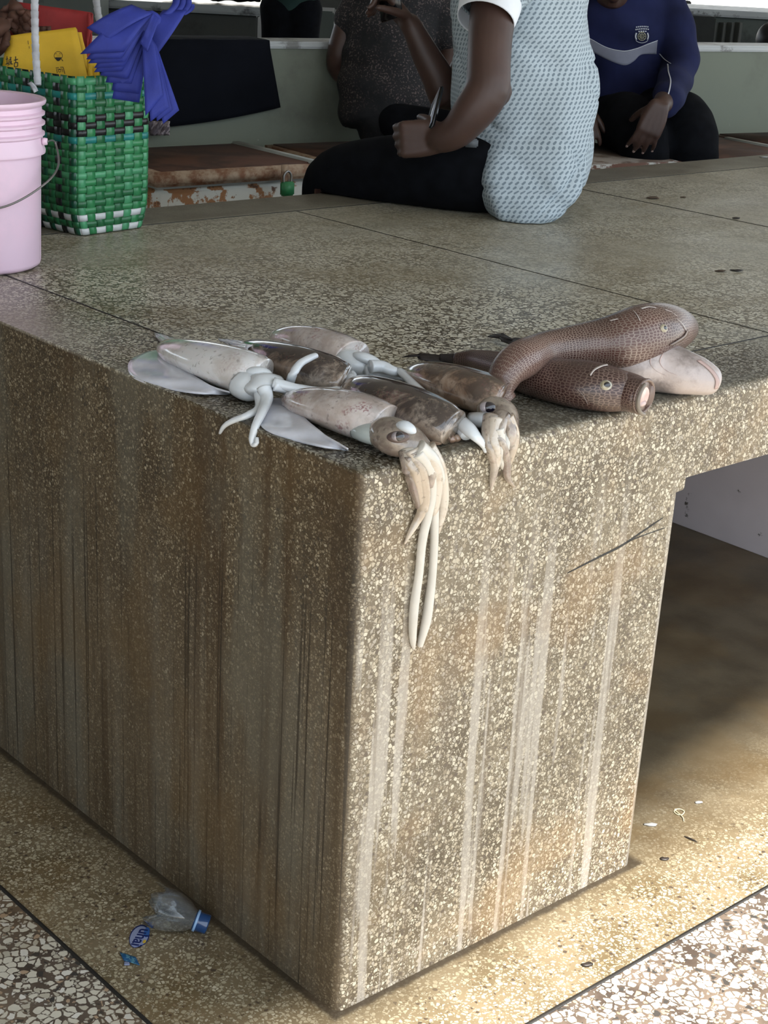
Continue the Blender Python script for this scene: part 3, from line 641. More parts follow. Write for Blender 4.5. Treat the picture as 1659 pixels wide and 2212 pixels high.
# shirt torso: silhouette rows (px left, px right, py, half depth)
rowsS = [(1062, 1125, -122, .08), (1030, 1190, -112, .17), (1004, 1228, -88, .215), (985, 1255, -40, .195), (977, 1269, 0, .185), (979, 1277, 60, .175), (975, 1281, 130, .170), (978, 1283, 200, .168), (988, 1281, 260, .175), (1006, 1272, 320, .195), (1022, 1254, 380, .210), (1036, 1236, 410, .210), (1052, 1208, 440, .205), (1072, 1170, 460, .190)]
bm = bmesh.new(); uvl = bm.loops.layers.uv.verify(); rings = []; arcs = []; SEG = 160
SS = cr([tuple(map(float, r)) for r in rowsS], 10); zz = 0; us = []
for i, (xl, xr_, py, hd) in enumerate(SS):
    c = D_((xl+xr_)/2, py, 3.86); hw = (xr_-xl)/2*3.86/FPX; ring = []
    if i: zz += (c-prevc).length
    arc = [0.0]
    prevc = c; us.append(zz)
    for k in range(SEG):
        a = 2*PI*k/SEG; ca, sa = math.cos(a), math.sin(a); e = 0.85 if py < 250 else max(0.55, 0.85-0.30*(py-250)/100)
        p = c + CR*hw*math.copysign(abs(ca)**e, ca) + SF*hd*math.copysign(abs(sa)**e, sa)
        f = 0.006*math.sin(8*zz*PI + 3*a) + 0.010*noise.noise(V((p.x*7, p.y*7, p.z*5))) + 0.003*math.sin(a*9 + zz*14) - 0.009*max(0, 1-abs(noise.noise(V((p.x*5+p.y*5, p.x*1.5, p.z*9 + (p.x-p.y)*4))))*7)*min(1, zz*3) - 0.007*max(0, 1-abs(noise.noise(V((p.y*4+3, p.z*6-p.x*5, 7.7))))*8)
        p += (p-c).normalized()*f
        if p.z < H+0.004 and p.y < YB: p.z = H+0.004
        ring.append(bm.verts.new(p))
    rings.append(ring)
    for k in range(SEG): arc.append(arc[-1] + (ring[(k+1) % SEG].co-ring[k].co).length)
    sc_a = 1.08/arc[-1]; arcs.append([q*sc_a for q in arc])
for i in range(len(rings)-1):
    for k in range(SEG):
        k2 = (k+1) % SEG; f = bm.faces.new((rings[i][k], rings[i][k2], rings[i+1][k2], rings[i+1][k]))
        for l, (u, v) in zip(f.loops, ((us[i], arcs[i][k]), (us[i], arcs[i][k+1]), (us[i+1], arcs[i+1][k+1]), (us[i+1], arcs[i+1][k]))): l[uvl].uv = (u, v)
bm.faces.new(rings[0][::-1])
sh = obj('shirt', bm, m_sh, man)
so = sh.modifiers.new('thickness', 'SOLIDIFY'); so.thickness = 0.002; so.offset = 1
def sleeve(path, mat, par, cuff=None, wd=0.024, seg=28, name='sleeve'):
    bm = bmesh.new(); loft(bm, path, seg, 5, up=SF, caps=False, bump=0.004); o = obj(name, bm, mat, par); m = o.modifiers.new('t', 'SOLIDIFY'); m.thickness = 0.002
    return o
slv = sleeve([(*D_(1128, -95, 3.72), .04, .05), (*D_(1112, -78, 3.68), .085, .085), (*D_(1082, -38, 3.62), .078, .084), (*D_(1062, 2, 3.585), .066, .078), (*D_(1056, 22, 3.58), .062, .076)], m_sh, man)
bm = bmesh.new(); loft(bm, [(*D_(1060, 6, 3.585), .0705, .0835), (*D_(1055, 24, 3.58), .0690, .0820), (*D_(1049, 44, 3.575), .066, .079)], 32, 4, up=SF, caps=False); cf = obj('sleeve_cuff', bm, m_cuff, slv); m = cf.modifiers.new('t', 'SOLIDIFY'); m.thickness = 0.002
sleeve([(*D_(1090, -70, 3.98), .08, .08), (*D_(1062, 20, 4.02), .075, .07), (*D_(1030, 90, 4.02), .068, .062)], m_sh, man)
bm = bmesh.new()
for sgn, dq in ((1, 3.74), (-1, 3.95)):
    P = [(D_(1140, 378, dq+.05), .085), (D_(1020, 376, dq+.05), .092), (D_(900, 368, dq+.10), .088), (D_(800, 372, dq+.18), .083), (D_(728, 386, dq+.26), .076), (D_(712, 425, dq+.32), .072), (D_(716, 550, dq+.34), .064), (D_(720, 680, dq+.34), .056)]
    tubes(bm, P, 20, 3, up=SF)
tubes(bm, [(D_(1140, 380, 3.81), .085), (D_(1140, 380, 3.95), .085)], 20, 3)
tubes(bm, [(D_(1145, 375, 3.87), .10, .095), (D_(1140, 310, 3.87), .10, .11)], 20, 3, up=SF)
def flat_on_counter(q):
    return V((0, 0, 0))
tr = remesh('trousers', bm, 0.009, m_blackt, man, 6, 0.5)
for v in tr.data.vertices:
    if v.co.z < H+0.003 and v.co.y < YB+0.01: v.co.z = H+0.003
bm = bmesh.new(); box(bm, -0.016, -0.004, -0.010, 0.016, 0.004, 0.010, 0.003, M=Matrix.Translation(D_(1018, 309, 3.70)) @ Matrix.Rotation(YAW-PI/2, 4, 'Z')); obj('belt_buckle', bm, plain('grey_webbing', (0.12, 0.13, 0.14), 0.6), man)
for v in obj_body.data.vertices:
    if v.co.z < H+0.012 and v.co.y < YB: v.co.z = H+0.012
# phone in the near hand
def slab_between(p, q, nrm, w, th, mats, name, label, cat):
    d = (q-p); L = d.length; d.normalize(); n = (nrm - d*nrm.dot(d)).normalized(); s = d.cross(n)
    M = Matrix(((s.x, n.x, d.x, p.x), (s.y, n.y, d.y, p.y), (s.z, n.z, d.z, p.z), (0, 0, 0, 1)))
    r = empty(name, p, label, cat)
    bm = bmesh.new(); box(bm, -w/2, -th/2, 0, w/2, th/2, L, 0.003, 3, M=M); obj('case', bm, mats[0], r)
    bm = bmesh.new(); box(bm, -w/2+.003, th/2-.0005, .006, w/2-.003, th/2+.0006, L-.006, M=M); obj('screen', bm, mats[1], r)
    bm = bmesh.new(); box(bm, -w/2-.0006, -th/2+.003, .004, -w/2+.002, -th/2+.0045, L-.004, M=M); obj('trim_line', bm, mats[2], r)
    return r
m_pb = plain('black_glass', (0.008, 0.008, 0.010), 0.15); m_ps = plain('pale_screen', (0.42, 0.46, 0.56), 0.15)
slab_between(D_(925, 290, 3.60), D_(946, 206, 3.66), (-SR*0.9-SF*0.35), .070, .0095, (m_pb, m_ps, m_steel), 'phone', 'black phone with pale side upright in the lower hand of the seated man', 'phone')
slab_between(D_(846, 42, 3.90), D_(838, -75, 3.90), (-SR*0.6-SF*0.7), .068, .010, (m_pb, m_pb, m_steel), 'phone', 'dark phone in the raised hand of the man seated on the counter', 'phone')
# --- man in the dark speckled shirt, on the freezer, seen from behind
def speck(name, a, b, c):
    M = Mat(name); k = M.step(M.noise(165, 2), 0.56, 0.64); z = M.noise(10, 3)
    col = M.mix(M.math('MULTIPLY', k, M.step(z, 0.35, 0.6)), M.ramp(z, [(0.35, a), (0.65, b)]), c)
    M.bump(M.noise(14, 4), 0.5, 0.02); return M.set(Base_Color=col, Roughness=0.9)
m_spk = speck('dark_speckled_knit', (0.006, 0.0065, 0.008), (0.014, 0.012, 0.013), (0.105, 0.080, 0.075))
dm = empty('person', D_(840, 285, 5.2), 'person in dark speckled T-shirt seen from behind, seated on a freezer by the green wall', 'person')
bm = bmesh.new(); d0 = 5.22
tubes(bm, [(D_(838, 235, d0), .13, .10), (D_(840, 120, d0), .13, .10), (D_(855, 0, d0), .15, .10), (D_(862, -60, d0), .12, .08)], 20, 4, up=SF)
tubes(bm, [(D_(868, -70, d0), .055), (D_(870, -130, d0), .055)]); H2 = head(bm, D_(872, -185, d0+.03), SF*0.9+SR*0.3-UZ*0.3, UZ)
tubes(bm, [(D_(790, -30, d0), .058), (D_(756, 50, d0), .048), (D_(733, 120, d0+.02), .043), (D_(737, 152, d0+.05), .040), (D_(780, 190, d0+.02), .034), (D_(830, 235, d0), .027)], 16, 3, up=SF)
hand(bm, D_(830, 235, d0), SR, -UZ, SF, 1, (20, 20, 20))
tubes(bm, [(D_(940, -30, d0), .058), (D_(965, 60, d0), .046), (D_(975, 130, d0+.03), .042), (D_(940, 190, d0+.04), .034), (D_(890, 235, d0), .027)], 16, 3, up=SF)
hand(bm, D_(890, 235, d0), -SR, -UZ, SF, 1, (20, 20, 20))
for sx in (-1, 1):
    tubes(bm, [(D_(845, 262, d0+sx*.06), .05), (D_(930, 268, d0-.05+sx*.08), .042), (D_(1020, 280, d0-.14+sx*.09), .04), (D_(1022, 460, d0-.20+sx*.11), .04)], 14, 3)
remesh('body', bm, 0.007, m_skin, dm, 5); face_parts(H2, dm)
bm = bmesh.new()
tubes(bm, [(D_(836, 262, d0), .150, .115), (D_(832, 225, d0), .158, .125), (D_(836, 160, d0), .150, .125), (D_(845, 80, d0), .152, .125), (D_(858, 0, d0), .175, .125), (D_(865, -50, d0), .15, .10), (D_(868, -75, d0), .09, .08)], 28, 4, up=SF)
tubes(bm, [(D_(800, -30, d0), .078), (D_(772, 20, d0), .066), (D_(757, 60, d0), .060)], 18, 3, up=SF)
tubes(bm, [(D_(930, -30, d0), .078), (D_(956, 30, d0), .066), (D_(966, 78, d0), .058)], 18, 3, up=SF)
remesh('shirt', bm, 0.009, m_spk, dm, 5, 0.5, lambda p: 0.010*noise.noise(p*9)+0.004*math.sin(p.z*60+p.x*12))
bm = bmesh.new()
for sx in (-1, 1): tubes(bm, [(D_(850, 262, d0-.02+sx*.06), .062), (D_(930, 268, d0-.05+sx*.08), .052), (D_(1018, 280, d0-.14+sx*.09), .052), (D_(1022, 440, d0-.20+sx*.11), .052)], 16, 3)
tm = remesh('trousers', bm, 0.012, m_blackt, dm, 4)
# --- person in the blue jersey -------------------------------------
m_blue = plain('navy_jersey', (0.013, 0.017, 0.062), 0.9, 0.25, 7, 0.4, 12, Specular_IOR_Level=0.2); m_bstripe = plain('grey_jersey_band', (0.20, 0.21, 0.27), 0.8); m_pipe = plain('white_piping', (0.62, 0.64, 0.70), 0.7)
bj = empty('person', D_(1380, 300, 5.6), 'person in navy jersey with grey chest band and round badge, leaning forward on a freezer', 'person')
bm = bmesh.new(); d1 = 5.62; TS[0] = 1.09
tubes(bm, [(D_(1350, 255, d1+.05), .14, .11), (D_(1345, 150, d1), .14, .11), (D_(1335, 40, d1-.08), .16, .11), (D_(1335, -10, d1-.12), .10, .08)], 20, 4, up=SF)
tubes(bm, [(D_(1335, -20, d1-.12), .058), (D_(1330, -60, d1-.16), .058)]); H3 = head(bm, D_(1328, -52, d1-.22), -SF*0.85-UZ*0.38-SR*0.05, UZ*0.85-SF*0.4)
tubes(bm, [(D_(1440, 20, d1-.10), .062), (D_(1462, 90, d1-.12), .052), (D_(1468, 160, d1-.16), .046), (D_(1445, 205, d1-.42), .038), (D_(1428, 228, d1-.58), .028)], 16, 3, up=SF)
t3 = hand(bm, D_(1424, 228, d1-.60), (-UZ*0.85-SR*0.28-SF*0.10), (SF*0.9-UZ*0.3), (-SR), 0.96, (12, 20, 16), 0.24, (1.3, 50))
tubes(bm, [(D_(1230, 20, d1-.05), .062), (D_(1215, 100, d1-.05), .050), (D_(1225, 180, d1-.1), .044), (D_(1250, 225, d1-.35), .03)], 16, 3, up=SF)
hand(bm, D_(1250, 228, d1-.36), (-UZ*0.5+SR*0.2-SF*0.6), SF, SR, 0.98, (20, 20, 20), 0.2)
K1 = [(D_(1320, 252, d1), .10, .07), (D_(1352, 268, d1-.28), .095), (D_(1388, 300, d1-.40), .080), (D_(1400, 420, d1-.38), .058), (D_(1400, 560, d1-.36), .048)]
K2 = [(D_(1400, 250, d1), .11, .075), (D_(1450, 262, d1-.20), .105), (D_(1492, 305, d1-.33), .088), (D_(1500, 440, d1-.33), .060), (D_(1500, 570, d1-.31), .048)]
for K in (K1, K2): tubes(bm, [(q[0],) + tuple(r*0.75 for r in q[1:]) for q in K], 14, 3)
bb = remesh('body', bm, 0.0050, m_skin, bj, 4); face_parts(H3, bj)
for p, d, bk, r in t3[:4]:
    bm = bmesh.new(); q = p + bk*r*0.75 + d*r*0.2; s = d.cross(bk).normalized(); ell(bm, q, d*r*0.8, s*r*0.62, bk*r*0.28); obj('fingernail', bm, m_nail, bb)
bm = bmesh.new()
tubes(bm, [(D_(1345, 235, d1+.02), .165, .135), (D_(1345, 180, d1), .160, .135), (D_(1342, 110, d1-.04), .158, .130), (D_(1342, 40, d1-.09), .185, .125), (D_(1340, 0, d1-.12), .16, .11), (D_(1335, -30, d1-.14), .09, .085)], 28, 4, up=SF)
tubes(bm, [(D_(1425, 15, d1-.11), .085), (D_(1452, 60, d1-.12), .068), (D_(1464, 110, d1-.13), .064), (D_(1462, 165, d1-.19), .060), (D_(1446, 205, d1-.42), .048), (D_(1440, 226, d1-.52), .043)], 20, 3, up=SF)
tubes(bm, [(D_(1250, 15, d1-.08), .085), (D_(1222, 100, d1-.06), .064), (D_(1228, 170, d1-.12), .058), (D_(1245, 212, d1-.31), .048)], 20, 3, up=SF)
js = remesh('jersey', bm, 0.008, m_blue, bj, 5, 0.5, lambda p: 0.009*noise.noise(p*8)+0.0035*math.sin(p.z*48+p.x*25))
bm = bmesh.new()
for K in (K1, K2): tubes(bm, K, 18, 3)
tubes(bm, [(D_(1330, 250, d1+.05), .10), (D_(1385, 250, d1+.05), .10)], 18, 2)
t_ = remesh('trousers', bm, 0.010, m_blackt, bj, 5, 0.5, lambda p: 0.007*noise.noise(p*9))
bvj = bvh_of(js)
def decal(bv, fn, nu, nv, mat, par, name, off=0.002):
    rows = []
    for i in range(nu+1):
        r = []
        for j in range(nv+1):
            x, y = fn(i/nu, j/nv); h = hit(bv, x, y, off); r.append(h)
        rows.append(r)
    bm = bmesh.new(); g = {}
    for i in range(nu+1):
        for j in range(nv+1):
            if rows[i][j] is not None: g[i, j] = bm.verts.new(rows[i][j])
    for i in range(nu):
        for j in range(nv):
            q = [g.get(k) for k in ((i, j), (i+1, j), (i+1, j+1), (i, j+1))]
            if all(q): bm.faces.new(q)
    o = obj(name, bm, mat, par); m = o.modifiers.new('t', 'SOLIDIFY'); m.thickness = 0.0005; m.offset = 1; return o
def interp(pts, t):
    k = t*(len(pts)-1); i = min(int(k), len(pts)-2); f = k-i; return tuple(pts[i][q]*(1-f)+pts[i+1][q]*f for q in range(len(pts[0])))
up_ = cr([(1262, 80), (1277, 85), (1310, 103), (1345, 111), (1372, 106), (1400, 95), (1420, 88)], 6); lo_ = cr([(1262, 104), (1280, 112), (1315, 130), (1348, 141), (1368, 133), (1385, 118), (1418, 117)], 6)
decal(bvj, lambda u, v: tuple(a*(1-v)+b*v for a, b in zip(interp(up_, u), interp(lo_, u))), 40, 6, m_bstripe, js, 'chest_band')
decal(bvj, lambda u, v: (interp(up_, u)[0], interp(up_, u)[1]-1.6*v), 40, 1, m_pipe, js, 'band_piping', 0.003)
for path in ([(1426, 116), (1436, 128), (1449, 139)], [(1443, 140), (1444, 155), (1448, 172), (1447, 190), (1442, 208), (1432, 225), (1424, 234)]):
    pp = cr(path, 6); decal(bvj, lambda u, v: (interp(pp, u)[0]+(v-.5)*2.6, interp(pp, u)[1]+(v-.5)*0.6), 24, 1, m_pipe, js, 'sleeve_piping', 0.003)
# badge on the chest: small lettering arcs, a round wheel emblem between two brackets
m_bad = plain('badge_gold', (0.30, 0.29, 0.20), 0.6); m_badw = plain('badge_white', (0.50, 0.52, 0.58), 0.6)
def ringd(cx, cy, r, w, mat, name, a0=0, a1=360, sq=1.0, n=28): decal(bvj, lambda u, v: (cx+(r+(v-.5)*w)*math.cos(math.radians(a0+(a1-a0)*u)), cy+sq*(r+(v-.5)*w)*math.sin(math.radians(a0+(a1-a0)*u))), n, 1, mat, js, name, 0.0032)
ringd(1386, 78, 8.5, 1.6, m_bad, 'badge_ring'); ringd(1386, 78, 4.8, 1.0, m_bad, 'badge_ring')
for k in range(8):
    a = k*PI/4; decal(bvj, lambda u, v: (1386+(1.2+6.5*u)*math.cos(a)+(v-.5)*.9*math.sin(a), 78+(1.2+6.5*u)*math.sin(a)-(v-.5)*.9*math.cos(a)), 2, 1, m_bad, js, 'badge_spoke', 0.0032)
ringd(1386, 78, 13.5, 3.0, m_badw, 'badge_bracket', -32, 32, 1.0, 8); ringd(1386, 78, 13.5, 3.0, m_badw, 'badge_bracket', 148, 212, 1.0, 8)
ringd(1386, 74, 18, 1.0, m_badw, 'badge_scroll', 45, 135, 1.0, 12)
for (y0, x0, x1, n) in ((56, 1373, 1401, 7), (61, 1372, 1402, 8), (66, 1378, 1397, 4)):
    for k in range(n):
        xa = x0+(x1-x0)*k/n; decal(bvj, lambda u, v: (xa+u*(x1-x0)/n*0.66, y0+v*2.6+0.02*(xa-1387)**2*0.35), 1, 1, m_badw, js, 'badge_letter', 0.0032)
# purple cord at the waist
m_pur = plain('purple_cord', (0.14, 0.04, 0.15), 0.8)
for k, pts in enumerate(([(1470, 218), (1482, 236), (1489, 248)], [(1470, 220), (1484, 228), (1495, 238)])):
    bm = bmesh.new(); tube(bm, [tuple(D_(x, y, d1-.30)) for x, y in pts], .004, 8, 4); obj('drawstring', bm, m_pur, bj)
TS[0] = 1.0
# --- person standing far behind -----------------------------------
sp = empty('person', V((*D_(627, 90, 8.8).xy, 0)), 'person in dark green shirt and black trousers standing far behind the black cloth', 'person')
bm = bmesh.new(); P0 = V((*D_(627, 90, 8.8).xy, 0)); Pq = lambda x, z, y=0: P0 + SR*x + SF*y + UZ*z
for s in (-1, 1):
    tubes(bm, [(Pq(.06*s, .95), .065), (Pq(.075*s, .5), .050), (Pq(.09*s, .08), .04)], 14, 3, up=SF); tubes(bm, [(Pq(.10*s, .04, .03), .035), (Pq(.11*s, .035, -.14), .035, .03)], 12, 2)
    tubes(bm, [(Pq(.20*s, 1.42), .055), (Pq(.25*s, 1.20), .045), (Pq(.12*s, 1.22, -.20), .035)], 14, 3, up=SF); hand(bm, Pq(.12*s, 1.22, -.21), -SR*s, V((0, 0, -1)), SF*-1, 1, (15, 20, 15))
tubes(bm, [(Pq(0, 1.0), .11, .08), (Pq(0, 1.2), .12, .09), (Pq(0, 1.42), .17, .09)], 18, 3, up=SF); tubes(bm, [(Pq(0, 1.45), .055), (Pq(0, 1.55), .055)]); H4 = head(bm, Pq(0, 1.64), -SF, UZ)
remesh('body', bm, 0.012, m_skin, sp, 3); face_parts(H4, sp)
bm = bmesh.new(); tubes(bm, [(Pq(0, 1.02), .165, .125), (Pq(0, 1.18), .17, .125), (Pq(0, 1.4), .20, .12), (Pq(0, 1.47), .13, .09)], 20, 3, up=SF)
for s in (-1, 1): tubes(bm, [(Pq(.19*s, 1.42), .07), (Pq(.25*s, 1.2), .065)], 14, 2, up=SF)
remesh('shirt', bm, 0.014, m_shirtg, sp, 3)
bm = bmesh.new()
for s in (-1, 1): tubes(bm, [(Pq(.06*s, .98), .115), (Pq(.065*s, .80), .095), (Pq(.085*s, .5), .085), (Pq(.09*s, .10), .07)], 16, 3, up=SF)
remesh('trousers', bm, 0.014, m_blackt, sp, 3)
# ---------------------------------------------------------------- squid
TS[0] = 1.0
def squid_skin(name, pale, tan, dark, amount, wine=0.25):
    """dorsal skin: uv v runs round the mantle, dark chromatophores on the upper side"""
    M = Mat(name); nz = M.noise(16, 5, rough=0.6, dist=0.3)
    s = M.n('SeparateXYZ', {'Vector': M.n('TexCoord').outputs['Generated']})
    c = M.mix(M.step(nz, 0.42, 0.60), pale, tan)
    if amount > 0:
        d = M.math('MULTIPLY', M.step(M.math('ADD', M.noise(26, 7, rough=0.7, dist=0.5), M.math('MULTIPLY', s.outputs[2], 0.34)), 0.70-0.12*amount, 0.92-0.12*amount), amount)
        c = M.mix(d, c, dark)
    fl = M.math('MULTIPLY', M.step(M.noise(120, 3), 0.60, 0.68), 0.55); c = M.mix(fl, c, tuple(x*0.45 for x in tan))
    wn = M.math('MULTIPLY', M.math('MULTIPLY', M.step(M.noise(24, 3), 0.56, 0.70), M.step(M.noise(280, 2), 0.46, 0.60)), wine); c = M.mix(wn, c, (0.24, 0.075, 0.09))
    M.bump(M.noise(60, 3), 0.10, 0.0015)
    return M.set(Base_Color=c, Roughness=0.20, Subsurface_Weight=0.25, Subsurface_Radius=(0.012, 0.008, 0.006), Subsurface_Scale=0.4, Coat_Weight=1.0, Coat_Roughness=0.05)
sq_pale = squid_skin('squid_skin_pale', (0.76, 0.75, 0.76), (0.60, 0.56, 0.54), (0.05, 0.04, 0.04), 0.0, 0.2)
sq_pink = squid_skin('squid_skin_pinkish', (0.64, 0.58, 0.56), (0.50, 0.42, 0.38), (0.05, 0.035, 0.035), 0.25, 0.7)
sq_dark = squid_skin('squid_skin_mottled_dark', (0.42, 0.35, 0.29), (0.26, 0.19, 0.145), (0.030, 0.020, 0.020), 0.95, 0.2)
sq_brown = squid_skin('squid_skin_mottled_brown', (0.42, 0.32, 0.25), (0.26, 0.165, 0.11), (0.035, 0.024, 0.022), 0.8, 0.2)
sq_head = squid_skin('squid_head_skin', (0.40, 0.34, 0.28), (0.20, 0.155, 0.13), (0.05, 0.035, 0.03), 0.35, 0.15)
sq_arm = squid_skin('squid_arm_skin', (0.52, 0.46, 0.39), (0.40, 0.32, 0.24), (0.15, 0.10, 0.07), 0.0, 0.05)
def flesh(name, col, **k): return plain(name, col, 0.16, 0.06, 30, 0.06, 90, Subsurface_Weight=0.35, Subsurface_Radius=(0.012, 0.010, 0.009), Subsurface_Scale=0.4, Coat_Weight=0.5, Coat_Roughness=0.08, **k)
m_white = flesh('squid_white_flesh', (0.64, 0.67, 0.70)); m_fin = flesh('squid_fin', (0.66, 0.67, 0.74)); m_in = plain('mantle_inside', (0.10, 0.105, 0.09), 0.3)
m_pup = plain('squid_eye_black', (0.006, 0.005, 0.012), 0.06, Coat_Weight=1.0); m_irs = plain('squid_eye_silver', (0.45, 0.40, 0.42), 0.12, Metallic=0.3)
ORDER = [0]
def mantle(par, path, mat, lip=True, name='mantle', flat=0.66, inner=True):
    """path: (px, py, halfwidth m[, lift]) from the tail tip to the open end"""
    P = []
    for q in path:
        x, y, r = q[:3]; lift = q[3] if len(q) > 3 else 0.0
        P.append((*at_z(x, y, H + r*flat + lift), r, r*flat))
    bm = bmesh.new(); S = cr(P, 6)
    a, b = V(S[-2][:3]), V(S[-1][:3]); T = (b-a).normalized(); r, rh = S[-1][3:5]; e = V(S[-1][:3])
    S += [(*(e + T*0.0030), r*.985, rh*.985), (*(e + T*0.0036), r*.94, rh*.94), (*(e + T*0.001), r*.90, rh*.88)]
    loft(bm, S, 32, 1, caps=False, push=0.0006)
    # closed tail
    bm.verts.ensure_lookup_table(); bm.faces.new(bm.verts[0:32])
    o = obj(name, bm, mat, par)
    bm = bmesh.new(); loft(bm, [(*(e + T*0.0012), r*.905, rh*.885), (*(e - T*0.012), r*.84, rh*.80), (*(e - T*0.030), r*.62, rh*.5)], 32, 2, caps=False, push=0.001)
    bm.verts.ensure_lookup_table(); bm.faces.new(bm.verts[-32:]); obj('mantle_lining', bm, m_in, o)
    return o, e, T
def fin(par, outer, inner_, mat=None, th=0.0022, name='fin', lift=0.0035, wav=0.0025, hin=0.010):
    """thin fin lying on the counter, outer/inner pixel outlines of equal role"""
    A = cr([tuple(map(float, q)) for q in outer], 6); B = cr([tuple(map(float, q)) for q in inner_], 6); n = 26; rows = []
    for i in range(n+1):
        a = interp(A, i/n); b = interp(B, i/n); r = []
        for j in range(9):
            v = j/8; x, y = b[0]*(1-v)+a[0]*v, b[1]*(1-v)+a[1]*v
            r.append(surf(x, y, max(0.0016, lift + hin*(1-v)**2 + wav*math.sin(i*0.9 + v*2)*v)))
        rows.append(r)
    bm = bmesh.new(); sheet(bm, rows, th); return obj(name, bm, mat or m_fin, par)
def arms(par, specs, mat=None, name='arm'):
    """specs: list of pixel paths [(px, py, off m, radius m), ...] hugging the counter"""
    for k, sp in enumerate(specs):
        m = mat
        if isinstance(sp, tuple): m, sp = sp
        P = []
        for (x, y, off, r) in sp: p = surf(x, y, off + r*0.8); P.append((*p, r, r*0.82))
        bm = bmesh.new(); loft(bm, P, 12, 6, push=0.0006)
        # row of suckers down one side of the thicker arms
        obj(name, bm, m, par)
def eye(par, x, y, off, r, look=None, flat=0.8):
    p = surf(x, y, off); n = ((CP-p).normalized() + V((0, 0, 0.25))).normalized() if look is None else look
    t1 = n.cross(UZ).normalized(); t2 = n.cross(t1)
    bm = bmesh.new(); ell(bm, p + t1*r*.18, t1*r*1.12, t2*r*0.90, n*r*flat, 3); e = obj('eye', bm, m_irs, par)
    bm = bmesh.new(); ell(bm, p + n*r*0.12 - t1*r*0.12, t1*r*1.12, t2*r*0.88, n*r*flat*0.95, 3); obj('pupil', bm, m_pup, e)
# A: pale squid at the left
A_ = empty('squid', at_z(450, 790, H), 'pale squid at the left of the catch with a broad white fin over the edge', 'squid', 'squid laid out on the counter')
mantle(A_, [(350, 748, .004, .012), (362, 751, .019), (390, 761, .031), (435, 774, .039), (492, 792, .044), (540, 808, .044), (562, 815, .041)], sq_pale)
fin(A_, [(360, 755), (320, 760), (285, 776), (276, 796), (290, 818), (340, 836), (410, 848), (470, 852), (498, 849)], [(372, 758), (374, 765), (380, 776), (392, 792), (410, 806), (432, 820), (455, 832), (478, 842), (500, 848)])
fin(A_, [(352, 746), (338, 728), (334, 719), (352, 724), (378, 732), (404, 742)], [(362, 752), (364, 752), (368, 750), (376, 748), (388, 746), (404, 744)], hin=0.028, lift=0.004)
bm = bmesh.new()
def P3(x, y, off): return surf(x, y, off)
loft(bm, [(*P3(500, 822, .026), .020, .014), (*P3(520, 826, .024), .026, .019), (*P3(540, 836, .022), .026, .020), (*P3(556, 840, .020), .020, .016)], 24, 4, push=0.0008)
hA = obj('head', bm, m_white, A_)
bm = bmesh.new(); loft(bm, [(*P3(522, 806, .036), .004, .004), (*P3(545, 803, .042), .010, .007), (*P3(570, 806, .040), .012, .008), (*P3(582, 812, .034), .006, .005)], 16, 4); obj('funnel', bm, m_white, A_)
bm = bmesh.new(); loft(bm, [(*P3(548, 850, .016), .010, .010), (*P3(556, 832, .030), .022, .012), (*P3(575, 822, .034), .020, .011), (*P3(600, 826, .028), .015, .010)], 20, 5, push=.0008); obj('arm_crown', bm, m_white, A_)
eye(A_, 527, 850, .014, .0085)
eye(A_, 497, 827, .012, .006)
arms(A_, [[(575, 826, .020, .012), (620, 838, .018, .010), (670, 850, .013, .0085), (712, 856, .010, .007), (740, 852, .006, .0055)],
          [(570, 838, .022, .011), (576, 862, .012, .009), (566, 890, .008, .0070), (552, 920, .002, .0058), (545, 945, .002, .0050), (547, 960, .003, .0042), (554, 958, .003, .0036), (555, 945, .002, .0025)],
          [(560, 845, .016, .009), (560, 880, .006, .0065), (535, 897, .004, .0058), (505, 908, .003, .0050), (485, 920, .002, .0040), (475, 936, .0015, .0022)],
          [(620, 838, .012, .007), (626, 826, .022, .0068), (634, 806, .040, .0066), (648, 786, .050, .0062), (668, 774, .056, .0058), (682, 768, .058, .0050)],
          [(590, 832, .026, .010), (640, 840, .020, .009), (690, 846, .014, .0078), (730, 842, .012, .0070), (758, 826, .012, .0066), (762, 810, .014, .0060), (748, 800, .014, .0050)],
          [(590, 826, .030, .009), (650, 842, .022, .008), (700, 850, .014, .006), (735, 846, .010, .004)]], m_white)
# E: front squid with tentacles hanging over the corner
E_ = empty('squid', at_z(750, 930, H), 'front squid with dark staring eye, long arms hanging down over the counter edge', 'squid', 'squid laid out on the counter')
mantle(E_, [(615, 858, .004, .014), (630, 862, .018), (662, 869, .030), (708, 879, .038), (760, 893, .043), (802, 907, .042), (828, 916, .039)], sq_pink)
fin(E_, [(618, 862), (585, 862), (565, 876), (556, 905), (575, 930), (620, 948), (680, 962), (730, 971), (752, 972)], [(626, 866), (632, 872), (640, 882), (652, 896), (668, 912), (688, 928), (710, 944), (732, 958), (752, 970)])
bm = bmesh.new(); loft(bm, [(*P3(770, 932, .018), .012, .010), (*P3(800, 935, .022), .020, .014), (*P3(828, 938, .022), .022, .016)], 20, 4, push=.0008); obj('neck', bm, flesh('squid_neck', (0.42, 0.46, 0.45)), E_)
bm = bmesh.new(); loft(bm, [(*P3(812, 932, .020), .012, .010), (*P3(830, 934, .024), .025, .021), (*P3(855, 945, .024), .029, .024), (*P3(885, 958, .020), .026, .021), (*P3(915, 985, .014), .023, .016), (*P3(925, 1010, .010), .022, .012), (*P3(922, 1040, .007), .019, .008)], 28, 5, push=0.0008); obj('head', bm, sq_head, E_)
bm = bmesh.new(); loft(bm, [(*P3(855, 922, .040), .004, .004), (*P3(872, 920, .044), .010, .007), (*P3(888, 930, .040), .009, .007), (*P3(893, 938, .036), .004, .004)], 14, 4); obj('funnel', bm, m_white, E_)
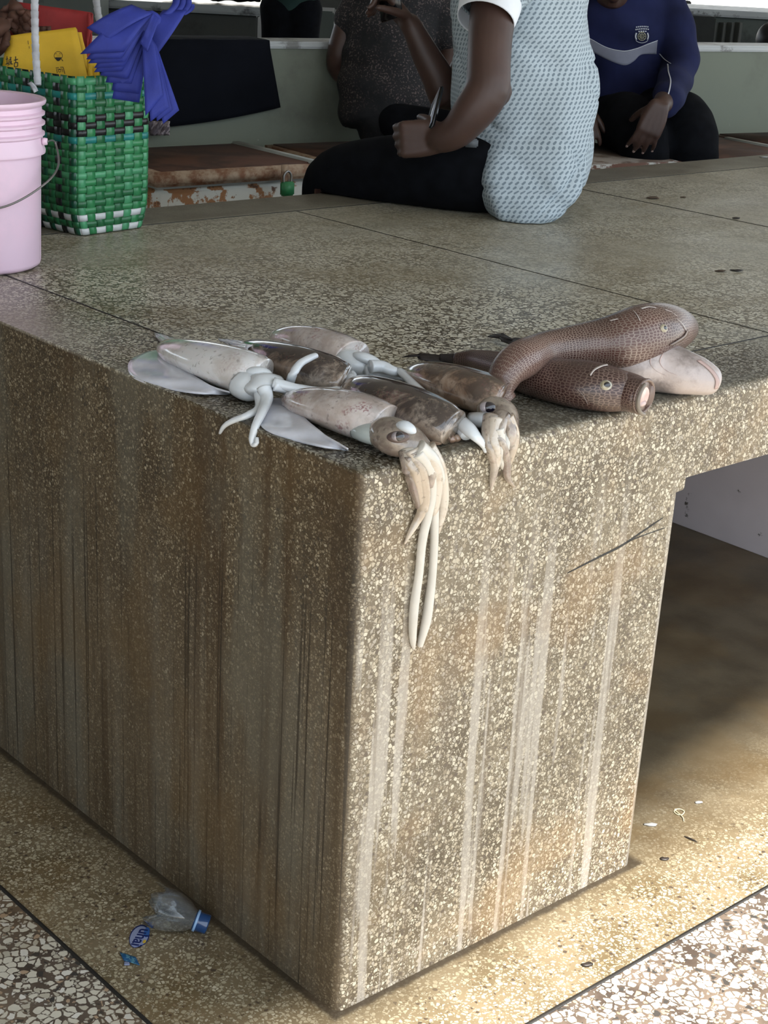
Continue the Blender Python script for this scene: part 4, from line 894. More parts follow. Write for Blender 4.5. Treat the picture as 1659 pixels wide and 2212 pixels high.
bm = bmesh.new(); ell(bm, P3(860, 944, .0455), CR*.0145, CU*.0075, CF*.006, 3); obj('eyelid', bm, plain('eye_socket_dark', (0.10, 0.068, 0.062), 0.2), E_)
eye(E_, 860, 943, .0490, .0066, flat=0.8)
wt = flesh('arm_white', (0.56, 0.53, 0.48)); 
arms(E_, [(sq_head, [(880, 975, .010, .012), (884, 1010, .004, .0105), (893, 1050, .003, .0085), (902, 1085, .002, .0060), (906, 1105, .002, .0030)]),
          (sq_arm, [(890, 970, .018, .012), (905, 1010, .010, .0110), (915, 1060, .006, .0095), (912, 1100, .004, .0080), (898, 1130, .003, .0060), (884, 1155, .002, .0040), (874, 1175, .001, .0014)]),
          (wt, [(900, 975, .022, .012), (925, 1010, .014, .0100), (932, 1060, .008, .0082), (924, 1110, .005, .0068), (912, 1170, .003, .0060), (905, 1240, .003, .0058), (896, 1300, .003, .0064), (892, 1350, .003, .0060), (892, 1385, .002, .0046), (894, 1402, .002, .0020)]),
          (wt, [(925, 990, .014, .010), (940, 1040, .006, .0085), (938, 1090, .004, .0070), (938, 1170, .003, .0060), (934, 1240, .003, .0060), (927, 1300, .003, .0068), (921, 1340, .003, .0070), (912, 1375, .002, .0056), (907, 1396, .002, .0042)]),
          (sq_arm, [(925, 965, .022, .012), (945, 1000, .014, .0105), (955, 1050, .006, .0092), (956, 1090, .004, .0080), (950, 1125, .003, .0060), (947, 1152, .002, .0022)]),
          (wt, [(905, 965, .026, .012), (932, 990, .020, .011), (948, 1030, .012, .0090), (944, 1060, .008, .005)]),
          (sq_arm, [(912, 968, .024, .012), (934, 1000, .018, .0105), (943, 1040, .012, .0090), (940, 1085, .008, .0070), (936, 1120, .006, .0035)]),
          (sq_arm, [(884, 972, .012, .012), (892, 1010, .008, .0110), (902, 1055, .005, .0085), (910, 1095, .004, .0060), (908, 1125, .002, .0025)]),
          (sq_head, [(893, 975, .020, .010), (903, 1005, .015, .0060), (912, 1045, .012, .0045), (914, 1075, .009, .0020)]),
          (sq_head, [(884, 985, .016, .008), (890, 1040, .008, .0060), (902, 1085, .006, .0045), (905, 1108, .003, .0020)])])
# B: dark mottled squid behind A
B_ = empty('squid', at_z(640, 800, H), 'dark mottled squid lying behind the pale left one, its head hidden', 'squid', 'squid laid out on the counter')
mantle(B_, [(520, 748, .006, .006), (545, 752, .022), (585, 767, .033), (635, 785, .040), (690, 803, .041), (728, 817, .037), (742, 822, .034)], sq_dark)
fin(B_, [(530, 752), (500, 745), (480, 738), (472, 732), (500, 735), (540, 738)], [(538, 760), (535, 756), (535, 752), (540, 748), (548, 746), (560, 744)], lift=0.020, hin=0.014)
# C: back squid
C_ = empty('squid', at_z(700, 760, H), 'pinkish squid at the back of the catch, nearest the seated man', 'squid', 'squid laid out on the counter')
mantle(C_, [(592, 728, .005, .014), (606, 728, .022), (640, 733, .033), (682, 743, .039), (724, 757, .040), (758, 770, .037)], sq_pink)
bm = bmesh.new(); loft(bm, [(*P3(728, 782, .018), .010, .008), (*P3(745, 780, .022), .022, .018), (*P3(770, 785, .022), .024, .018), (*P3(795, 792, .018), .019, .014), (*P3(820, 797, .012), .013, .010)], 24, 4, push=.0008); obj('head', bm, m_white, C_)
bm = bmesh.new(); loft(bm, [(*P3(755, 768, .032), .004, .004), (*P3(780, 770, .036), .011, .007), (*P3(805, 780, .030), .013, .008), (*P3(822, 788, .024), .006, .005)], 14, 4); obj('funnel', bm, m_white, C_)
bm = bmesh.new(); ell(bm, P3(728, 785, .030), CR*.008, CU*.011, CF*.006, 2); obj('cartilage_knob', bm, m_white, C_)
eye(C_, 743, 797, .030, .0075)
arms(C_, [[(800, 792, .020, .012), (825, 792, .020, .011), (850, 802, .016, .009), (880, 808, .010, .006), (900, 815, .005, .003)],
          [(790, 800, .012, .010), (820, 806, .008, .008), (850, 812, .006, .006), (880, 822, .004, .003)],
          [(740, 806, .012, .008), (752, 815, .014, .0085), (762, 826, .012, .0085), (752, 842, .008, .0080), (725, 850, .006, .0070), (700, 852, .005, .0050)],
          [(812, 794, .018, .008), (840, 800, .016, .007), (862, 806, .012, .006), (868, 814, .01, .003)]], m_white)
# F: brown squid at the right with bunched arms
F_ = empty('squid', at_z(990, 840, H), 'brown mottled squid beside the fish, bunched arms drooping over the edge', 'squid', 'squid laid out on the counter')
mantle(F_, [(880, 802, .006, .010), (900, 806, .023), (935, 815, .034), (982, 829, .040), (1032, 845, .042), (1064, 857, .041), (1080, 863, .038)], sq_brown)
bm = bmesh.new(); loft(bm, [(*P3(1040, 885, .018), .012, .010), (*P3(1060, 884, .022), .022, .018), (*P3(1080, 892, .022), .024, .019), (*P3(1086, 915, .016), .022, .016), (*P3(1085, 945, .010), .020, .012), (*P3(1084, 965, .006), .016, .008)], 26, 5, push=.0008); obj('head', bm, sq_head, F_)
bm = bmesh.new(); loft(bm, [(*P3(1018, 900, .012), .006, .006), (*P3(1032, 906, .018), .012, .010), (*P3(1048, 908, .020), .011, .010), (*P3(1058, 905, .016), .006, .006)], 16, 4, push=.0008); obj('funnel', bm, m_white, F_)
eye(F_, 1054, 880, .040, .0085)
arms(F_, [(sq_head, [(1062, 900, .024, .012), (1056, 935, .012, .0105), (1060, 970, .006, .0085), (1068, 1005, .003, .0065), (1064, 1035, .002, .0045), (1060, 1060, .001, .0012)]),
          (sq_arm, [(1070, 905, .026, .011), (1066, 945, .014, .0095), (1072, 975, .010, .0075), (1070, 1010, .005, .005), (1062, 1040, .003, .002)]),
          (wt, [(1078, 925, .024, .009), (1082, 955, .014, .0080), (1078, 985, .008, .0060), (1072, 1015, .004, .0030)]),
          (sq_head, [(1085, 895, .028, .011), (1080, 920, .024, .0090), (1078, 945, .018, .0080), (1088, 970, .012, .0070), (1094, 1000, .006, .0065), (1096, 1030, .003, .0052), (1106, 1046, .002, .0030), (1112, 1052, .001, .0015)]),
          (sq_arm, [(1095, 900, .026, .012), (1106, 925, .016, .0105), (1108, 955, .008, .0090), (1102, 985, .005, .0070), (1096, 1010, .003, .0040)]),
          (sq_head, [(1088, 898, .030, .010), (1100, 915, .024, .0085), (1104, 940, .018, .0080), (1098, 970, .010, .0055)]),
          (wt, [(1092, 935, .014, .008), (1090, 965, .010, .0070), (1084, 995, .005, .0050), (1086, 1012, .003, .003)])])
# D: dark mottled squid in the middle, laid over
D__ = empty('squid', at_z(880, 890, H), 'dark mottled squid in the middle of the catch, headless end towards the corner', 'squid', 'squid laid out on the counter')
mantle(D__, [(766, 832, .014, .012), (776, 838, .028), (804, 850, .037), (850, 870, .043), (902, 891, .044), (950, 911, .040), (976, 922, .035)], sq_dark)
bm = bmesh.new()
for k in range(9):
    t = k/8; p = P3(905+78*t, 952-8*t+5*math.sin(k*1.9), .006+.004*math.sin(k*2.3)); ell(bm, p, CR*.009, CU*.006, CF*.007, 2)
obj('frayed_edge', bm, sq_brown, D__)
# loose white arm and tentacle between D and F
arms(empty('severed_tentacle', at_z(960, 890, H), 'long white tentacle strip lying between the middle and the right squid', 'tentacle'),
     [[(862, 800, .020, .006), (885, 822, .016, .0065), (915, 850, .012, .0070), (950, 880, .010, .0080), (985, 905, .010, .011), (1010, 925, .010, .0110), (1030, 945, .008, .0080), (1045, 962, .004, .0060), (1050, 976, .003, .0040)],
      [(985, 905, .006, .010), (1000, 928, .004, .011), (1008, 942, .003, .008)]], m_white, 'strip')
# ---------------------------------------------------------------- groupers
def fish_skin(name, spot, net, belly=None, sc=205):
    M = Mat(name); ve = M.n('TexVoronoi', {'Vector': M.co('UV'), 'Scale': sc, 'Randomness': 0.62}, feature='DISTANCE_TO_EDGE', voronoi_dimensions='2D')
    base = M.mix(M.step(M.noise(14, 4), 0.40, 0.62), net, tuple(x*0.62 for x in net))
    c = M.mix(M.step(ve.outputs[0], 0.08, 0.17), base, M.mix(M.step(M.noise(9, 3), 0.4, 0.6), spot, tuple(x*0.6 for x in spot)))
    c = M.mix(M.math('MULTIPLY', M.step(M.noise(28, 6, rough=0.7), 0.66, 0.74), 0.45), c, (0.40, 0.36, 0.33))
    M.bump(M.math('ADD', ve.outputs[0], M.noise(500, 2)), 0.14, 0.0015)
    return M.set(Base_Color=c, Roughness=0.34, Coat_Weight=0.25, Coat_Roughness=0.2)
m_g1 = fish_skin('grouper_spots', (0.085, 0.036, 0.028), (0.27, 0.20, 0.165)); m_g2 = fish_skin('grouper_spots_dark', (0.048, 0.020, 0.017), (0.165, 0.11, 0.09))
m_gb = dirty('grouper_belly', (0.48, 0.41, 0.39), (0.23, 0.19, 0.175), 0.3, 0.42, 0.64, 20, 0.4, Coat_Weight=0.3, k2=(30, 0.62, 0.74, (0.52, 0.32, 0.28)))
m_find = plain('dark_fin', (0.020, 0.015, 0.015), 0.5, 0.3, 60, 0.5, 300); m_gill = plain('mouth_pink', (0.70, 0.46, 0.42), 0.3, 0.2, 60, Subsurface_Weight=0.2, Subsurface_Radius=(0.01, 0.004, 0.003))
m_fold = plain('pinkish_fold', (0.50, 0.36, 0.33), 0.35)
m_lip = fish_skin('grouper_lip', (0.090, 0.045, 0.035), (0.20, 0.14, 0.11), sc=260); m_scr = plain('scraped_skin', (0.50, 0.44, 0.41), 0.4)
m_fye = plain('fish_eye_amber', (0.30, 0.26, 0.17), 0.1, 0.3, 90, Coat_Weight=1.0); m_fpu = plain('fish_pupil', (0.004, 0.005, 0.009), 0.05, Coat_Weight=1.0); m_fgl = plain('fish_eye_rim', (0.42, 0.40, 0.33), 0.12)
def body(par, path, mat, name='body', seg=36, upv=UZ, n=7, push=0.0012, bump=0.0):
    """path: (px, py, D, rw, rh)"""
    P = [(*at_d(x, y, d), a, b) for (x, y, d, a, b) in path]
    bm = bmesh.new(); loft(bm, P, seg, n, up=upv, push=push, bump=bump); return obj(name, bm, mat, par)
def dz(x, y, z): return (at_z(x, y, z)-CP).dot(CF)
def fish_eye(par, bv, x, y, r, tilt=0.0):
    p = hit(bv, x, y, 0.0); p2 = hit(bv, x+2, y, 0); p3 = hit(bv, x, y+2, 0); n = (p2-p).cross(p3-p).normalized()
    if n.dot(CP-p) < 0: n = -n
    t1 = (p2-p).normalized(); t2 = n.cross(t1)
    bm = bmesh.new(); ell(bm, p, t1*r*1.25, t2*r*1.05, n*r*0.42, 3); e = obj('eye', bm, m_fgl, par)
    bm = bmesh.new(); ell(bm, p + n*r*.12 - t1*r*.15, t1*r*1.0, t2*r*0.95, n*r*0.40, 3); obj('iris', bm, m_fye, e)
    bm = bmesh.new(); ell(bm, p + n*r*.24 + t1*r*.05, t1*r*0.82, t2*r*0.66, n*r*0.36, 3); obj('pupil', bm, m_fpu, e)
# G3: pale one, belly up, underneath at the right
G3 = empty('grouper', at_z(1400, 810, H), 'pale belly-up fish lying rightmost under the spotted ones', 'fish', 'fish heaped on the counter')
g3p = [(1130, 768, .024, .020, .020), (1200, 772, .030, .030, .030), (1290, 778, .036, .038, .036), (1360, 788, .038, .042, .038), (1425, 792, .037, .042, .037), (1480, 806, .032, .036, .032), (1520, 818, .026, .028, .025), (1543, 826, .020, .018, .017), (1552, 829, .018, .008, .008)]
b3 = body(G3, [(x, y, dz(x, y, H+h), a, b) for x, y, h, a, b in g3p], m_gb, 'body', bump=.003)
bv3 = bvh_of(b3)
for k, pth in enumerate(([(1412, 760), (1404, 782), (1416, 800), (1440, 812)], [(1432, 764), (1425, 782), (1438, 800), (1462, 810)])):
    pp = cr(pth, 5); decal(bv3, lambda u, v: (interp(pp, u)[0]+(v-.5)*1.6, interp(pp, u)[1]+(v-.5)*1.0), 14, 1, m_fold, b3, 'gill_fold', 0.0004)
pp = cr([(1512, 778), (1536, 796), (1552, 818), (1550, 838)], 5); decal(bv3, lambda u, v: (interp(pp, u)[0]-(v)*8, interp(pp, u)[1]+v*2), 14, 2, m_fold, b3, 'lip', 0.0012)
def caudal(par, pts, mat, th=0.0025):
    """fan fin: root edge and tip edge in (px,py,z)"""
    root, tip = pts; rows = []
    for i in range(9):
        a = interp(root, i/8); b = interp(tip, i/8); pa, pb = at_z(a[0], a[1], a[2]), at_z(b[0], b[1], b[2])
        rows.append([pa + (pb-pa)*(j/6) + UZ*(0.0012*(i % 2)) for j in range(7)])
    bm = bmesh.new(); sheet(bm, rows, th); return obj('tail_fin', bm, mat, par)
caudal(G3, ([(1128, 738, H+.020), (1136, 762, H+.010)], [(1054, 727, H+.006), (1086, 720, H+.012), (1078, 734, H+.010), (1100, 742, H+.006)]), m_find)
bm = bmesh.new(); loft(bm, [(*at_z(1112, 738, H+.012), .008, .007), (*at_z(1135, 748, H+.014), .014, .012), (*at_z(1165, 764, H+.020), .020, .018)], 18, 4, push=.001); obj('tail_stalk', bm, m_find, G3)
# G2: dark fish in front with open mouth
G2 = empty('grouper', at_z(1250, 850, H), 'dark spotted fish at the front of the heap with gaping pink mouth', 'fish', 'fish heaped on the counter')
g2p = [(985, 777, .013, .010, .011), (1025, 780, .017, .016, .017), (1070, 790, .022, .024, .022), (1120, 803, .027, .032, .027), (1175, 816, .030, .039, .030), (1230, 826, .033, .044, .033), (1275, 833, .034, .045, .034), (1315, 840, .032, .041, .032), (1345, 845, .029, .0365, .0285)]
b2 = body(G2, [(x, y, dz(x, y, H+h), a, b) for x, y, h, a, b in g2p] + [(1363, 849, dz(1363, 849, H+.028)-.004, .0335, .0268), (1374, 853, dz(1374, 853, H+.027)-.012, .030, .0245)], m_g2)
bv2 = bvh_of(b2); fish_eye(G2, bv2, 1309, 832, .0070)
pe = at_d(1374, 853, dz(1374, 853, H+.027)-.012); pd = (CR*0.80 - SF*0.59 - UZ*0.04).normalized()
def ringed(par, c, T, rw, rh, tube_r, mat, name, seg=36, arc=(0, 360), squ=1.0):
    sd = T.cross(UZ).normalized(); u2 = sd.cross(T).normalized(); P = []
    for k in range(seg+1):
        a = math.radians(arc[0]+(arc[1]-arc[0])*k/seg); P.append((*(c + sd*rw*math.cos(a) + u2*rh*math.sin(a)), tube_r, tube_r))
    bm = bmesh.new(); loft(bm, P, 10, 1, up=T, push=.0008, caps=False); return obj(name, bm, mat, par)
sd2 = pd.cross(UZ).normalized(); uu2 = sd2.cross(pd).normalized()
bm = bmesh.new(); loft(bm, [(*(pe - pd*.016), .0300, .0235), (*(pe - pd*.004), .0312, .0250), (*(pe + pd*.004), .0312, .0252), (*(pe + pd*.010), .0300, .0250), (*(pe + pd*.012), .0275, .0225), (*(pe + pd*.006), .026, .021)], 36, 3, caps=False, push=.0008); obj('upper_lip', bm, m_g2, G2)
bm = bmesh.new(); ell(bm, pe + pd*.0085, sd2*.0275, pd*.0045, uu2*.0225, 3); obj('mouth_lining', bm, m_gill, G2)
bm = bmesh.new(); ell(bm, pe + pd*.006 - uu2*.010, sd2*.013, pd*.010, uu2*.006, 2); obj('tongue', bm, plain('pale_tongue', (0.62, 0.46, 0.43), 0.2), G2)
ringed(G2, pe + pd*.0120, pd, .0285, .0235, .0026, m_lip, 'lip_rim')
ringed(G2, pe + pd*.015 + CR*.004, pd, .0300, .0240, .0030, plain('grey_lip', (0.20, 0.17, 0.14), 0.3), 'lower_lip', arc=(-75, 60))
caudal(G2, ([(985, 766, H+.018), (990, 786, H+.006)], [(868, 772, H+.004), (908, 764, H+.012), (900, 774, H+.008), (925, 784, H+.003)]), m_find)
bm = bmesh.new(); loft(bm, [(*at_z(950, 775, H+.010), .004, .008), (*at_z(985, 777, H+.012), .010, .010), (*at_z(1030, 781, H+.017), .0158, .0165), (*at_z(1068, 789, H+.022), .0200, .0190)], 24, 5, push=.001); obj('tail_stalk', bm, m_find, G2)
for pth, w in (([(1275, 812), (1284, 800), (1300, 792), (1314, 789)], 3.2), ([(1246, 838), (1262, 856), (1270, 872)], 1.2)):
    pp = cr(pth, 5); decal(bv2, lambda u, v: (interp(pp, u)[0]+(v-.5)*w*0.6, interp(pp, u)[1]+(v-.5)*w), 14, 1, m_scr, b2, 'gill_slit', 0.0012)
bm = bmesh.new(); rows = [[at_z(1130+10*j-6*i, 838+4*j+5*i+j*j*0.2, H+.034-.004*i) for j in range(8)] for i in range(5)]
rows = [[hit(bv2, 1130+11*j, 822+i*7+2.2*j, .002) or at_z(1130, 830, H+.03) for j in range(8)] for i in range(5)]
bm.free()
# G1: top fish, curved over the others
G1 = empty('grouper', at_z(1300, 740, H), 'spotted brown fish curled over the top of the heap, head at the right', 'fish', 'fish heaped on the counter')
g1p = [(1094, 868, .012, .014, .016), (1084, 852, .022, .018, .018), (1084, 828, .036, .022, .021), (1098, 800, .052, .026, .024), (1125, 778, .062, .030, .027), (1170, 758, .066, .028, .026), (1230, 748, .070, .031, .029), (1290, 741, .074, .037, .034), (1345, 735, .078, .045, .042), (1393, 724, .080, .049, .046), (1430, 713, .078, .045, .041), (1460, 708, .073, .036, .031), (1480, 710, .067, .024, .019), (1488, 714, .064, .011, .009)]
b1 = body(G1, [(x, y, dz(x, y, H+h), a, b) for x, y, h, a, b in g1p], m_g1)
bv1 = bvh_of(b1); fish_eye(G1, bv1, 1434, 709, .0060)
for pth, w, mt, nm in (([(1368, 672), (1376, 682), (1382, 694)], 3.0, m_scr, 'gill_slit'), ([(1462, 690), (1474, 702), (1482, 716)], 2.2, m_scr, 'lip_line'), ([(1318, 694), (1334, 690)], 2.5, m_scr, 'scraped_patch'), ([(1385, 668), (1400, 664), (1416, 666)], 3.5, m_scr, 'scraped_patch'), ([(1436, 670), (1452, 676), (1462, 684)], 3.0, m_scr, 'scraped_patch')):
    pp = cr(pth, 5); decal(bv1, lambda u, v: (interp(pp, u)[0]+(v-.5)*w, interp(pp, u)[1]+(v-.5)*w*.6), 10, 1, mt, b1, nm, 0.001)
pp = cr([(1486, 716), (1480, 728), (1466, 738), (1448, 748)], 5); decal(bv1, lambda u, v: (interp(pp, u)[0]-(v)*4, interp(pp, u)[1]-v*4), 12, 1, m_lip, b1, 'lip', 0.0018)
# ---------------------------------------------------------------- pink bucket
m_pink = dirty('pink_plastic', (0.84, 0.62, 0.76), (0.78, 0.56, 0.69), 0.32, 0.5, 0.65, 12, k2=(55, 0.74, 0.78, (0.25, 0.17, 0.15)))
m_wire = plain('grey_wire', (0.22, 0.21, 0.20), 0.4, Metallic=0.7)
bc = at_z(-46, 572, H); bk = empty('bucket', bc, 'pale pink plastic pail with ribbed rim and wire handle at the left edge', 'bucket')
pr = [(0.001, .001), (.104, .001), (.112, .006), (.114, .012), (.1185, .205), (.1185, .208), (.1265, .209), (.127, .214), (.124, .222), (.122, .238), (.126, .241), (.1262, .245), (.121, .248), (.1205, .257), (.127, .260), (.1272, .264), (.1215, .267), (.121, .274), (.1270, .277), (.1272, .281), (.122, .284), (.1215, .292), (.1285, .296), (.130, .300), (.1295, .304), (.1265, .305), (.1195, .302), (.117, .290), (.113, .020), (.105, .008), (0.001, .007)]
pr = [(r, z+.0008) for r, z in pr]
bm = bmesh.new(); lathe(bm, pr, bc, 72); o = obj('pail', bm, m_pink, bk)
try: o.data.set_sharp_from_angle(angle=math.radians(50))
except Exception: pass
# collar plate that carries the handle pivots
DB = dep(bc)
for s in (1, -1):
    c = bc + SR*s*.1275 + UZ*.232; bm = bmesh.new(); lathe(bm, [(0.001, -.004), (.006, -.004), (.007, 0), (.006, .005), (0.001, .005)], c, 20, Matrix.Rotation(math.atan2(SR.y, SR.x), 4, 'Z') @ Matrix.Rotation(PI/2, 4, 'Y')); obj('pivot_boss', bm, m_pink, bk)
hp_ = [(bc + SR*.132 + UZ*.232)]
for (x, y, dd) in ((118, 306, -.005), (127, 345, -.03), (120, 372, -.07), (96, 398, -.105), (48, 430, -.135), (0, 449, -.142), (-60, 455, -.142), (-120, 440, -.12), (-180, 400, -.08)): hp_.append(at_d(x, y, DB+dd))
hp_ += [bc - SR*.150 + UZ*.19, bc - SR*.132 + UZ*.232]
bm = bmesh.new(); tube(bm, [tuple(p) for p in hp_], .0019, 8, 5, up=SF); obj('handle', bm, m_wire, bk)
# ---------------------------------------------------------------- woven basket
def strapm(name, col, r=0.30):
    M = Mat(name); c = M.ramp(M.noise(30, 3), [(0.3, tuple(x*0.72 for x in col)), (0.7, col)]); M.bump(M.n('TexWave', {'Vector': M.co(), 'Scale': 60, 'Distortion': 1.0}).outputs[0], 0.05, 0.001)
    return M.set(Base_Color=c, Roughness=r)
SM = {'g1': strapm('green_strap', (0.035, 0.235, 0.085)), 'g2': strapm('deep_green_strap', (0.020, 0.150, 0.055)), 'g3': strapm('light_green_strap', (0.075, 0.335, 0.155)), 'g4': strapm('shaded_green_strap', (0.010, 0.085, 0.045)), 't': strapm('teal_strap', (0.020, 0.235, 0.215)), 'b': strapm('black_strap', (0.010, 0.011, 0.013)), 'w': strapm('white_strap', (0.66, 0.68, 0.68))}
BN = V((0.472, 1.450, H+0.002)); BU = V((0.988, 0.156, 0)); BV = V((-0.156, 0.988, 0)); BH = 0.314; NR = 22; PZ = BH/NR; CW, CL = 8, 16; NC = 2*(CW+CL)
bsk = empty('woven_basket', BN + BU*.1 + BV*.18, 'tall green woven strap basket with black band and white checks round its foot', 'basket')
def bpos_raw(c, z):
    c = c % NC; t = z/BH; ts = min(1, t/0.22); Wd = .172 + .030*math.sin(ts*PI/2); Ld = .30 + .03*ts + .05*t; o = BN + BU*(.206-Wd)*0.45 - BV*0 + UZ*z
    o = o + BU*(-.004*math.sin(t*PI)) - BV*(.010*math.sin(t*PI*0.8)) 
    if c < CW: return o + BU*Wd*c/CW
    if c < CW+CL: return o + BU*Wd + BV*Ld*(c-CW)/CL
    if c < 2*CW+CL: return o + BV*Ld + BU*Wd*(1-(c-CW-CL)/CW)
    return o + BV*Ld*(1-(c-2*CW-CL)/CL)
def bpos(c, z):
    p = V((0, 0, 0))
    for q in (-0.75, -0.45, -0.15, 0.15, 0.45, 0.75): p += bpos_raw(c+q, z)
    return p/6
def bnor(c, z): t = bpos(c+.25, z)-bpos(c-.25, z); return V((t.y, -t.x, 0)).normalized()
hcol = {0: 'w', 2: 'w', 13: 't', 14: 'b', 15: 'b', 16: 'b', 19: 't', 18: 'g2', 17: 'g2', 1: 'g2'}
rg = random.Random(5); AO = 0.0012
for k in range(NR):
    rows = []
    for q in range(NC*4+1):
        c = q/4; off = AO*math.sin(PI*c)*(-1)**k; r = []
        for e in (0.04, 0.5, 0.96):
            z = (k+e)*PZ; r.append(bpos(c, z) + bnor(c, z)*(off + (0.0002 if e == 0.5 else 0)))
        rows.append(r)
    bm = bmesh.new(); sheet(bm, rows, .0006); obj('strap', bm, SM[hcol.get(k) or rg.choice(['g1', 'g1', 'g2', 'g3', 'g1'])], bsk, label={'w': 'white strap', 'b': 'black strap', 't': 'teal strap'}.get(hcol.get(k)))
blackv = {3, CW*2+CL*2-1-2, NC-7, NC-12}
for j in range(NC):
    rows = []
    for q in range(NR*4+3):
        rr = q/4; z = min(rr*PZ, BH+0.003); off = -AO*math.sin(PI*rr)*(-1)**j; r = []
        for e in (-0.42, 0.0, 0.42):
            c = j+0.5+e; r.append(bpos(c, z) + bnor(c, z)*(off + (0.0002 if e == 0 else 0)))
        rows.append(r)
    cc = 'b' if j in blackv and j != 3 else rg.choice(['g1', 'g3', 'g3', 'g1', 'g2'])
    if j > CW*2+CL: cc = 'b' if j in blackv else rg.choice(['g4', 'g2', 'g4'])  # straps of the left side coloured darker for its shade
    bm = bmesh.new(); sheet(bm, rows, .0006); obj('strap', bm, SM[cc], bsk, label='black strap' if cc == 'b' else None)
def wrapped(pts, r, par, name, mat, pitch=0.017):
    S = cr(pts, 40); P = []; L = 0
    for i, s in enumerate(S):
        if i: L += (V(s)-V(S[i-1])).length
        f = (L/pitch) % 1.0; P.append((*s, r*(0.90+0.16*f), r*(0.90+0.16*f)*0.8))
    bm = bmesh.new(); loft(bm, P, 14, 1, up=SF); return obj(name, bm, mat, par)
m_wrap = plain('white_wrapped_tape', (0.52, 0.53, 0.57), 0.4, 0.15, 40)
DH = dep(bpos(NC-3.2, BH)) 
wrapped([tuple(at_d(82, 184, DH-.015)), tuple(at_d(77, 110, DH-.008)), tuple(at_d(75, 30, DH)), tuple(at_d(72, -50, DH+.03)), tuple(at_d(40, -130, DH+.08)), tuple(at_d(-30, -150, DH+.14)), tuple(at_d(-90, -90, DH+.20)), tuple(at_d(-100, 30, DH+.24)), tuple(at_d(-100, 130, DH+.25))], .0078, bsk, 'handle', m_wrap)
DH2 = dep(bpos(CW+2.2, BH))
wrapped([tuple(at_d(232, 175, DH2+.01)), tuple(at_d(222, 90, DH2)), tuple(at_d(212, 30, DH2)), tuple(at_d(203, -20, DH2+.01)), tuple(at_d(170, -120, DH2+.06)), tuple(at_d(100, -150, DH2+.12)), tuple(at_d(50, -60, DH2+.2)), tuple(at_d(40, 100, DH2+.24))], .0076, bsk, 'handle', plain('grey_wrapped_tape', (0.30, 0.30, 0.31), 0.5, 0.15, 40))
bm = bmesh.new(); rows = [[at_d(68+4*i-3*j+2*math.sin(i), 176+5*i+1.5*j, DH-.022-.003*math.sin(i+j)) for j in range(4)] for i in range(5)]; sheet(bm, rows, .001); obj('tape_end', bm, m_wrap, bsk)
# ---------------------------------------------------------------- bags in the basket
def panel(px4, D, th, mat, name, par=None, rip=0.004, n=14, m=10, seed=0, dD=(0, 0, 0, 0)):
    """px4: TL, TR, BR, BL"""
    rows = []
    for i in range(n+1):
        v = i/n; r = []
        for j in range(m+1):
            u = j/m; w = ((1-u)*(1-v), u*(1-v), u*v, (1-u)*v)
            x = sum(w[q]*px4[q][0] for q in range(4)); y = sum(w[q]*px4[q][1] for q in range(4)); d = D + sum(w[q]*dD[q] for q in range(4))
            r.append(at_d(x, y, d + rip*noise.noise(V((u*3+seed, v*3, seed*1.7)))))
        rows.append(r)
    bm = bmesh.new(); sheet(bm, rows, th); return obj(name, bm, mat, par)
m_red = plain('red_nonwoven', (0.27, 0.018, 0.018), 0.75, 0.12, 20); m_yel = plain('yellow_nonwoven', (0.70, 0.43, 0.025), 0.7, 0.07, 20, 0.2, 400)
m_brn = plain('brown_nonwoven', (0.085, 0.036, 0.022), 0.75, 0.2, 20); m_ink = plain('black_print', (0.008, 0.008, 0.008), 0.6); m_blu = plain('blue_nonwoven', (0.022, 0.036, 0.27), 0.72, 0.12, 24, 0.25, 420)
DI = 3.36
rb = panel([(24, 3), (200, 29), (192, 176), (22, 165)], DI+.10, .016, m_red, 'folded_bag', rip=.006, seed=1); tag(rb, 'folded red bag standing at the back of the basket', 'bag')
o = panel([(190, 28), (201, 30), (196, 110), (186, 112)], DI+.085, .006, m_red, 'side_fold', rb, seed=2)
yb_ = panel([(110, 66), (176, 71), (200, 182), (110, 170)], DI+.045, .008, m_yel, 'folded_bag', seed=3); tag(yb_, 'second folded yellow bag peeking out behind the printed one', 'bag')
yc = panel([(190, 130), (212, 134), (215, 182), (190, 180)], DI+.02, .010, m_yel, 'folded_bag', seed=7); tag(yc, 'small yellow bag corner under the blue bags at the basket rim', 'bag')
ya = panel([(17, 79), (165, 61), (192, 178), (3, 166)], DI, .012, m_yel, 'folded_bag', rip=.003, seed=4); tag(ya, 'folded yellow bag with black printed characters and round emblem', 'bag')
bvy = bvh_of(ya)
def inkpoly(pts, name='print', off=.0006):
    P = [hit(bvy, x, y, off) for x, y in pts]
    if any(p is None for p in P): return
    bm = bmesh.new(); bm.faces.new([bm.verts.new(p) for p in P]); obj(name, bm, m_ink, ya, smooth=False)
def inkline(pts, w):
    for (x0, y0), (x1, y1) in zip(pts, pts[1:]):
        l = math.hypot(x1-x0, y1-y0) or 1; nx, ny = -(y1-y0)/l*w/2, (x1-x0)/l*w/2
        inkpoly([(x0+nx, y0+ny), (x1+nx, y1+ny), (x1-nx, y1-ny), (x0-nx, y0-ny)])
def circ(cx, cy, r, a0=0, a1=360, n=20): return [(cx+r*math.cos(math.radians(a0+(a1-a0)*i/n)), cy+r*math.sin(math.radians(a0+(a1-a0)*i/n))) for i in range(n+1)]
